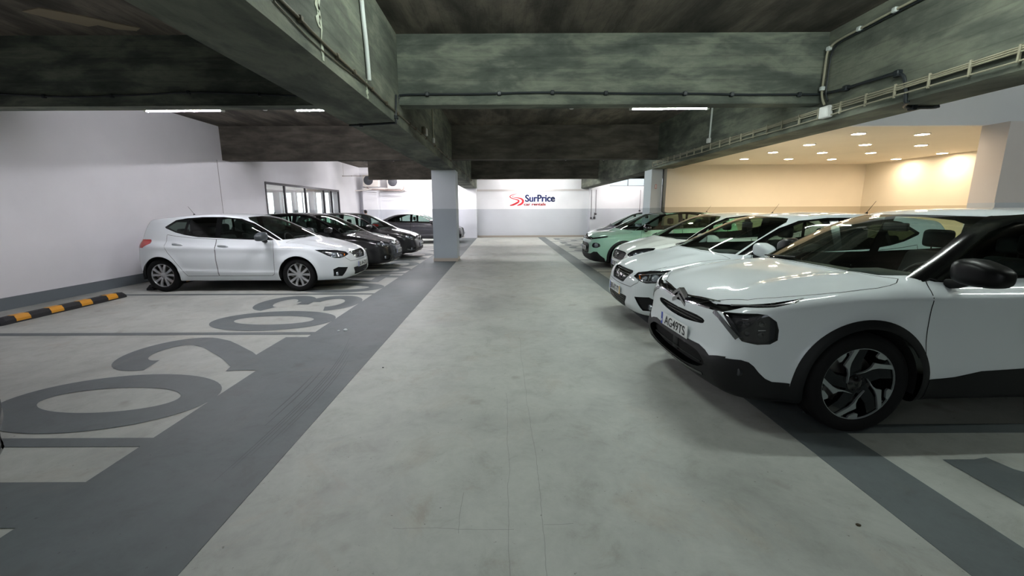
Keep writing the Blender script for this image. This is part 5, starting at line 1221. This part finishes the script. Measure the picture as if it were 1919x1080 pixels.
small_box(4.385, 9.36, 2.97, .025, .05, .05, 'small white junction box at the foot of the grey vertical conduit')
small_box(-1.39, 7.9, 2.94, .025, .07, .06, 'small brown and white box on the left long beam', mat('rusty_conduit', (84, 78, 62), .6))
small_box(-1.385, 8.1, 2.95, .02, .045, .065, 'small cream box beside the brown one on the left long beam')
small_box(-1.39, 9.0, 2.94, .02, .045, .05, 'small cream box at the foot of the thin vertical conduit')
# ladder of wires on the right beam: three upper wires, one lower, held by uprights
ld = empty('wire_ladder', (4.40, 4.0, 2.8), 0, 'rack of four pale cables with upright clips along the right long beam', 'cable rack')
for z in (.085, .062, .040, -.025):
    MB().tube([(-.012, y, z+.006*math.sin(y*2.1+z*40)) for y in np.arange(-9.5, 9.0, .35)], .0085, 6).build('cable', M_cond, ld)
for k in range(46):
    y = -8.6+k*.385; MB().bbox((-.026, y-.010, -.042), (-.001, y+.010, .105), .004, 1).build('upright_clip', M_cond, ld)
run('corner_conduit', [(4.385,2.0,3.72),(4.385,3.6,3.72),(4.385,4.95,3.72),(4.385,5.5,3.71),(4.385,5.95,3.70),(4.37,6.08,3.66),(4.36,6.12,3.58),(4.36,6.13,3.3),(4.36,6.13,3.12),(4.37,6.12,3.02),(4.38,6.08,2.93)], .014, M_cond, 'beige conduit running along the top of the right beam and down its corner', 'conduit', clips=.45, clip_m=M_condw, sub=10)
run('corner_conduit', [(4.395,2.0,3.69),(4.395,3.6,3.69),(4.395,4.95,3.69),(4.395,5.5,3.68),(4.39,5.93,3.67),(4.39,6.04,3.62),(4.385,6.08,3.54),(4.385,6.09,3.3),(4.385,6.09,3.12),(4.39,6.08,3.04),(4.395,6.05,2.97)], .010, M_cable, 'dark conduit beside the beige one in the corner of the right beam', 'conduit')
for x, w in ((1.08, 'over the aisle'), (-3.67, 'over the left bays')):
    e = empty('smoke_detector', (x, 6.93, 3.12), 0, 'small white smoke detector on the lamp rail '+w, 'smoke detector')
    MB().lathe([(.0,-.045),(.028,-.042),(.045,-.02),(.05,.0),(.05,.02),(.0,.02)], 20, (0,0,0), 'z').build('head', M_box, e); MB().tube([(0,0,.02),(0,.04,.07),(0,.06,.11)], .006, 6).build('cord', M_box, e)

# back wall pipes with switches
for (x, z0, y_, lab) in ((4.80, 1.12, YB-.565, 'thin conduit and switch on the far pilaster, left of the pair'), (5.15, 1.34, YB-.565, 'thin conduit and switch on the far pilaster, right of the pair'), (7.75, 1.5, YB-.01, 'thin conduit and switch on the far wall below the daylight window')):
    x = max(x, 4.9) if x < 6 else x
    e = empty('wall_switch', (x, y_, z0), 0, lab, 'switch'); MB().tube([(0, 0, 0), (0, 0, 2.6-z0)], .014, 8).build('conduit', mat('switch_conduit', (120, 112, 118), .5), e)
    MB().bbox((-.05, -.03, -.1), (.05, .02, 0), .008).build('switch', mat('switch_dark', (74, 70, 76), .5), e)
e = empty('wall_switch', (5.08, YB-.565, 1.10), 0, 'lowest dark switch between the two conduits on the far pilaster', 'switch'); MB().bbox((-.06, -.03, -.08), (.06, .02, .04), .008).build('switch', mat('switch_dark', (74, 70, 76), .5), e); MB().tube([(0, 0, .04), (.0, 0, .28)], .012, 6).build('conduit', mat('switch_conduit', (120, 112, 118), .5), e)
o = tag(MB().bbox((4.53, 12.838, 2.14), (4.58, 12.85, 2.26), .003).build('column_sign', mat('sign_white', (225, 220, 222), .5)), 'small red bordered sign on the right far column', 'sign')
for a in ((4.53, 2.14, 4.58, 2.15), (4.53, 2.25, 4.58, 2.26), (4.53, 2.14, 4.537, 2.26), (4.573, 2.14, 4.58, 2.26)): MB().box((a[0], 12.835, a[1]), (a[2], 12.838, a[3])).build('red_border', M_sred, o)
tag(MB().tube([(4.84, 12.95, .1), (4.84, 12.95, 2.7)], .05, 14).build('drain_pipe', mat('drain_grey', (150, 148, 146), .5)), 'grey vertical pipe beside the right far column', 'pipe')

# outdoor units of the air conditioning
M_ac = mat('ac_white', (228, 222, 216), .45); M_grille = mat('ac_grille', (46, 48, 56), .5)
def ac_unit(x, y, z, label):
    e = empty('ac_unit', (x, y, z), 0, label, 'air conditioner', 'air conditioner units on the far wall')
    MB().bbox((-.42, -.16, 0), (.42, .16, .62), .02, 3).build('casing', M_ac, e)
    MB().lathe([(.0, -.175), (.23, -.175), (.25, -.168), (.25, -.158)], 32, (-.12, 0, .33), 'y').build('fan_opening', M_grille, e)
    g = MB()
    for r in (.06, .11, .16, .21): g.lathe([(r, -.182), (r+.006, -.186), (r+.012, -.182), (r+.006, -.178)], 28, (-.12, 0, .33), 'y')
    for k in range(6): a = k*PI/6; g.tube([(-.12-.24*math.cos(a), -.184, .33-.24*math.sin(a)), (-.12+.24*math.cos(a), -.184, .33+.24*math.sin(a))], .004, 5)
    g.build('fan_guard', mat('fan_guard_grey', (104, 106, 112), .5), e); return e
ac_unit(-7.05, YB-.80, 2.79, 'white air conditioner unit on the far wall, the left one'); ac_unit(-5.75, YB-.80, 2.72, 'white air conditioner unit on the far wall, the right one')
br = empty('wall_bracket', (-6.4, YB-.6, 2.6), 0, 'pale bracket and drain pipes under the air conditioner units', 'bracket')
MB().box((-1.1, -.35, .08), (1.1, -.30, .12)).box((-1.1, -.05, .06), (1.1, .0, .10)).box((-1.0, -.35, .04), (-.95, .6, .08)).box((.95, -.35, .04), (1.0, .6, .08)).build('frame', M_ac, br)
MB().tube([(-.85, -.40, .16), (-.7, -.42, .04), (0, -.42, .02), (1.0, -.42, -.01), (1.12, -.40, .06), (1.12, -.38, .2)], .022, 8).build('pipe', mat('pipe_brown', (140, 118, 112), .6), br)
MB().tube([(-1.5, -.42, -.02), (-1.1, -.44, .0), (-.6, -.44, .06)], .03, 8).build('pipe', M_ac, br)

# ---------------------------------------------------------------- rubber wheel stops
M_rub = mat('black_rubber', (38, 39, 42), .8); M_or = mat('stop_yellow', (214, 150, 40), .55)
def wheel_stop(x, y0, y1, label):
    e = empty('wheel_stop', (x, (y0+y1)/2, 0), 0, label, 'wheel stop'); h = (y1-y0)/2
    sec = [(-.075, 0), (-.075, .055), (-.045, .10), (.045, .10), (.075, .055), (.075, 0)]; mb = MB()
    N = [(-h, .6), (-h+.06, 1), (h-.06, 1), (h, .6)]; v = []; f = []
    for (yy, s) in N:
        for (a, b) in sec: v.append((a*(1 if s == 1 else .9), yy, b*s))
    for i in range(3):
        for k in range(5): f.append((i*6+k, i*6+k+1, i*6+7+k, i*6+6+k))
    f += [tuple(range(6)), tuple(18+k for k in range(5, -1, -1)), (0, 6, 11, 5), (6, 12, 17, 11), (12, 18, 23, 17)]; mb.add(v, f); mb.build('rubber_bar', M_rub, e)
    n = 4
    for k in range(n):
        yc = -h+.28+k*(2*h-.56)/(n-1); w = .095; b = MB()
        s2 = [(.0795, .022), (.0795, .056), (.0485, .1035), (-.0485, .1035)]; v = [(a, yc-w, b_) for a, b_ in s2]+[(a, yc+w, b_) for a, b_ in s2]
        b.add(v, [(0, 1, 5, 4), (1, 2, 6, 5), (2, 3, 7, 6)]); b.build('yellow_patch', M_or, e, fix=False)
    return e
wheel_stop(-6.98, 5.62, 7.60, 'black rubber wheel stop with yellow patches in the empty left bay')
wheel_stop(-7.02, 8.25, 9.85, 'rubber wheel stop behind the rear wheels of the left white hatchback')
# crumbs on the floor
def crumb(x, y, s, m, label):
    bm = bmesh.new(); bmesh.ops.create_icosphere(bm, subdivisions=2, radius=1)
    for v in bm.verts: v.co = Vector((v.co.x*s*(1+.25*math.sin(9*v.co.y)), v.co.y*s*.8, max(0, v.co.z*s*.5+s*.3)))
    mb = MB(); bm.verts.index_update(); mb.add([(v.co.x+x, v.co.y+y, v.co.z) for v in bm.verts], [[v.index for v in f.verts] for f in bm.faces], False); bm.free(); tag(mb.build('debris', m), label, 'debris')
crumb(1.76, 1.84, .012, mat('debris_brown', (70, 62, 46), .9), 'small brown lump lying on the aisle floor near the camera')
crumb(-2.06, 5.33, .03, mat('debris_white', (220, 224, 226), .8), 'small white scrap on the grey band of the left side')
crumb(-2.14, 5.30, .018, mat('debris_white', (220, 224, 226), .8), 'tiny white scrap just left of the larger one on the grey band')
crumb(-1.2, 4.0, .009, mat('debris_dark', (40, 42, 40), .9), 'tiny dark crumb at the left edge of the aisle')

# ---------------------------------------------------------------- person behind the cars
def person(loc, rz):
    e = empty('person', loc, rz, 'person with short dark hair standing behind the far left cars', 'person')
    me = bpy.data.meshes.new('body'); J = {}; V = []; R_ = []; E_ = []
    def jt(n, p, r): J[n] = len(V); V.append(p); R_.append(r)
    for n, p, r in (('pel', (0,0,.93), (.15,.11)), ('ab', (0,0,1.08), (.14,.10)), ('ch', (0,0,1.28), (.17,.115)), ('nk', (0,0,1.43), (.055,.055)), ('hb', (0,.01,1.50), (.062,.068)), ('hd', (0,.015,1.58), (.076,.09)), ('ht', (0,.01,1.66), (.06,.07)),
        ('ls', (-.17,0,1.37), (.06,.06)), ('le', (-.23,.02,1.10), (.042,.042)), ('lw', (-.24,.08,.87), (.03,.03)), ('rs', (.17,0,1.37), (.06,.06)), ('re', (.23,.02,1.10), (.042,.042)), ('rw', (.24,.08,.87), (.03,.03)),
        ('lh', (-.09,0,.88), (.09,.09)), ('lk', (-.10,.02,.50), (.058,.058)), ('la', (-.10,0,.09), (.04,.04)), ('lt', (-.10,.16,.04), (.035,.03)), ('rh', (.09,0,.88), (.09,.09)), ('rk', (.10,.02,.50), (.058,.058)), ('ra', (.10,0,.09), (.04,.04)), ('rt', (.10,.16,.04), (.035,.03))): jt(n, p, r)
    for a, b in (('pel','ab'),('ab','ch'),('ch','nk'),('nk','hb'),('hb','hd'),('hd','ht'),('ch','ls'),('ls','le'),('le','lw'),('ch','rs'),('rs','re'),('re','rw'),('pel','lh'),('lh','lk'),('lk','la'),('la','lt'),('pel','rh'),('rh','rk'),('rk','ra'),('ra','rt')): E_.append((J[a], J[b]))
    for s, w in ((-1, 'lw'), (1, 'rw')):
        p = Vector(V[J[w]]); pm = len(V); V.append(tuple(p+Vector((0, .02, -.07)))); R_.append((.03, .02)); E_.append((J[w], pm))
        for k in range(4):
            a = len(V); q = p+Vector((0, -.012+k*.019, -.10)); V.append(tuple(q)); R_.append((.009, .009)); E_.append((pm, a)); V.append(tuple(q+Vector((-s*.012, .006, -.05-.008*(k in (1, 2)))))); R_.append((.008, .008)); E_.append((a, a+1))
        a = len(V); V.append(tuple(p+Vector((-s*.02, .055, -.07)))); R_.append((.011, .011)); E_.append((pm, a)); V.append(tuple(p+Vector((-s*.03, .07, -.11)))); R_.append((.009, .009)); E_.append((a, a+1))
    me.from_pydata(V, E_, []); o = bpy.data.objects.new('body', me); col.objects.link(o)
    md = o.modifiers.new('s', 'SKIN'); 
    for i, r in enumerate(R_): me.skin_vertices[0].data[i].radius = r
    me.skin_vertices[0].data[0].use_root = True
    o.modifiers.new('d', 'SUBSURF').levels = 2; o.modifiers['d'].render_levels = 2
    dg = bpy.context.evaluated_depsgraph_get(); m2 = bpy.data.meshes.new_from_object(o.evaluated_get(dg)); o.modifiers.clear(); o.data = m2; m2.name = 'body'
    skin = mat('skin', (196, 150, 128), .6); jac = mat('jacket_dark', (40, 44, 56), .8); m2.materials.clear(); m2.materials.append(skin)
    for p in m2.polygons: p.use_smooth = True
    o.parent = e
    def shell(nm, test, off, m):
        bm = bmesh.new(); bm.from_mesh(m2); bm.normal_update()
        bmesh.ops.delete(bm, geom=[f for f in bm.faces if not test(f.calc_center_median())], context='FACES')
        for v in bm.verts: v.co += v.normal*off
        q = bpy.data.meshes.new(nm); bm.to_mesh(q); bm.free(); q.materials.clear(); q.materials.append(m); w = bpy.data.objects.new(nm, q); col.objects.link(w); w.parent = e
    shell('jacket', lambda c: .86 < c.z < 1.45 and not (c.z < .88 and abs(c.x) > .2), .012, jac); shell('trousers', lambda c: .08 < c.z < .95 and abs(c.x) < .20, .010, mat('trousers_dark', (34, 36, 44), .9)); shell('shoes', lambda c: c.z < .10, .008, M_blk)
    shell('hair', lambda c: c.z > 1.60 or (c.z > 1.50 and c.y < -.015), .014, mat('dark_hair', (22, 18, 18), .7))
    f = MB().lathe([(0, .008), (.009, .006), (.011, 0)], 12, (-.03, .10, 1.60), 'y').lathe([(0, .008), (.009, .006), (.011, 0)], 12, (.03, .10, 1.60), 'y'); f.build('eyes', M_blk, e)
    MB().tube([(0, .095, 1.60), (0, .115, 1.57), (0, .10, 1.56)], [.008, .012, .01], 8).build('nose', skin, e); MB().tube([(-.022, .093, 1.535), (0, .10, 1.533), (.022, .093, 1.535)], .005, 6).build('mouth', mat('lips', (160, 96, 90), .6), e)
    for s in (-1, 1): MB().tube([(s*.078, .0, 1.61), (s*.09, -.008, 1.59), (s*.082, .0, 1.56)], .010, 8).build('ear', skin, e)
    return e
pp = person((-6.35, 19.9, 0), .7); pp.scale = (.94, .94, .94)
# ------------------------------------------------------------ lamps
M_tube = mat('lit_tube', (255, 255, 255), .5, emit=((.90, 1.0, .95), LAMP))
M_tubeb = mat('lit_tube_cool', (255, 255, 255), .5, emit=((.97, .94, 1.0), LAMP*1.35))
M_tubep = mat('lit_tube_warm', (255, 255, 255), .5, emit=((1.0, .95, .94), LAMP*1.45))
M_house = mat('lamp_housing', (190, 190, 185), .5)
def tube_lamp(x, y, z, label, m, group='tube lamps in view'):
    e = empty('tube_lamp', (x, y, z), 0, label, 'lamp', group)
    MB().bbox((-.62, -.045, .03), (.62, .045, .085), .008).build('housing', M_house, e)
    MB().tube([(-.58, 0, 0), (.58, 0, 0)], .019, 10).build('tube', m, e)
    for s in (-1, 1):
        MB().bbox((s*.6-.02, -.03, -.025), (s*.6+.02, .03, .035), .005).build('end_cap', M_house, e)
    return e
def rail(x0, x1, y, z, label, wires=()):
    e = empty('lamp_rail', ((x0+x1)/2, y, z), 0, label, 'cable rail'); a = x0-(x0+x1)/2; b = -a
    MB().box((a, -.02, 0), (b, .02, .025)).build('rail', mat('rail_metal', (150, 140, 125), .5), e)
    n = int((x1-x0)/.42)
    for k in range(n+1):
        xx = a+(b-a)*k/n
        MB().box((xx-.006, -.026, -.012), (xx+.006, .026, .04)).build('clip', mat('rail_metal', (150, 140, 125), .5), e)
    for k in (0, .5, 1):
        xx = a+.05+(b-a-.1)*k
        MB().tube([(xx, 0, .02), (xx, 0, ZS-z)], .004, 6).build('hanger_rod', mat('rail_metal', (150, 140, 125), .5), e)
    return e
ZT_ = 3.10
for yy, tag_ in ((7.0, 'behind the nearest cross beam'), (13.9, 'behind the second cross beam'), (21.4, 'before the far wall')):
    rail(-1.35, 4.35, yy, ZT_+.098, 'thin suspended lamp rail over the aisle '+tag_)
    rail(XW+.1, -2.15, yy, ZT_+.098, 'thin suspended lamp rail over the left bays '+tag_)
    for x, w in ((2.62, 'right of the aisle'), (-2.85-.0, 'close left of the long beam'), (-4.97, 'over the left bays')):
        if yy == 7.0 and x == -2.85: x = -2.62
        tube_lamp(x, yy, ZT_, 'lit tube lamp %s, %s' % (w, tag_), M_tube if x > 0 else M_tubeb)
tube_lamp(-.30, 3.9, 3.795, 'lit white tube lamp fixed to the slab over the near aisle', M_tube)
tube_lamp(-5.0, -3.2, 3.795, 'lit white tube lamp fixed to the slab behind the camera', M_tubeb)
for yy, w in ((20.9, 'behind the third cross beam'), (22.6, 'close to the far wall')):
    for x, q in ((1.4, 'over the aisle'), (-4.4, 'over the left bays'), (6.8, 'over the right bays')): tube_lamp(x, yy, 3.795, 'lit tube lamp on the slab %s, %s' % (q, w), M_tubep)

tube_lamp(.6, -6.0, 3.795, 'lit white tube lamp fixed to the slab behind the camera over the aisle', M_tube)
tube_lamp(7.0, 2.2, 3.795, 'lit white tube lamp fixed to the slab over the near right bays', M_tube)
tube_lamp(3.3, 3.6, 3.795, 'lit white tube lamp on the slab above the white crossover', M_tube)
M_down = mat('lit_downlight', (255, 240, 220), .5, emit=((1.0, .82, .59), DOWN))
M_ring = mat('downlight_ring', (240, 235, 225), .4)
rowtxt = ['front row in the recess', 'second row in the recess', 'third row in the recess', 'back row in the recess']
DL = [((1609, 250), 0, 'left'), ((1728, 251), 0, 'right'), ((1517, 270.6), 1, 'left'), ((1621, 270.6), 1, 'middle'), ((1726, 271.7), 1, 'right'),
      ((1449, 285), 2, 'leftmost'), ((1541, 285.6), 2, 'second from left'), ((1632, 286), 2, 'third from left'), ((1766, 286.7), 2, 'rightmost'),
      ((1395, 297.6), 3, 'leftmost'), ((1478, 297.6), 3, 'second from left'), ((1559, 298), 3, 'third from left'), ((1680, 297.6), 3, 'rightmost')]
DLP = [(6.07,7.53),(7.23,7.61),(6.11,8.76),(7.25,8.79),(8.48,8.91),(6.11,9.90),(7.29,9.99),(8.46,10.07),(10.23,10.19),(6.18,11.17),(7.34,11.22),(8.52,11.31),(10.20,11.33)]
for (x, y), (_, rw, pos) in zip(DLP, DL):
    e = empty('downlight', (x, y, ZR), 0, 'warm downlight, %s of the %s' % (pos, rowtxt[rw]), 'lamp', 'round downlights in the recess')
    MB().lathe([(.115, .0), (.115, -.012), (.095, -.014), (.095, -.004)], 24, (0, 0, 0), 'z').build('ring', M_ring, e)
    mb = MB(); mb.add([(.094*math.cos(2*PI*k/24), .094*math.sin(2*PI*k/24), -.006) for k in range(24)], [tuple(range(24))[::-1]]); mb.build('lens', M_down, e, fix=False)
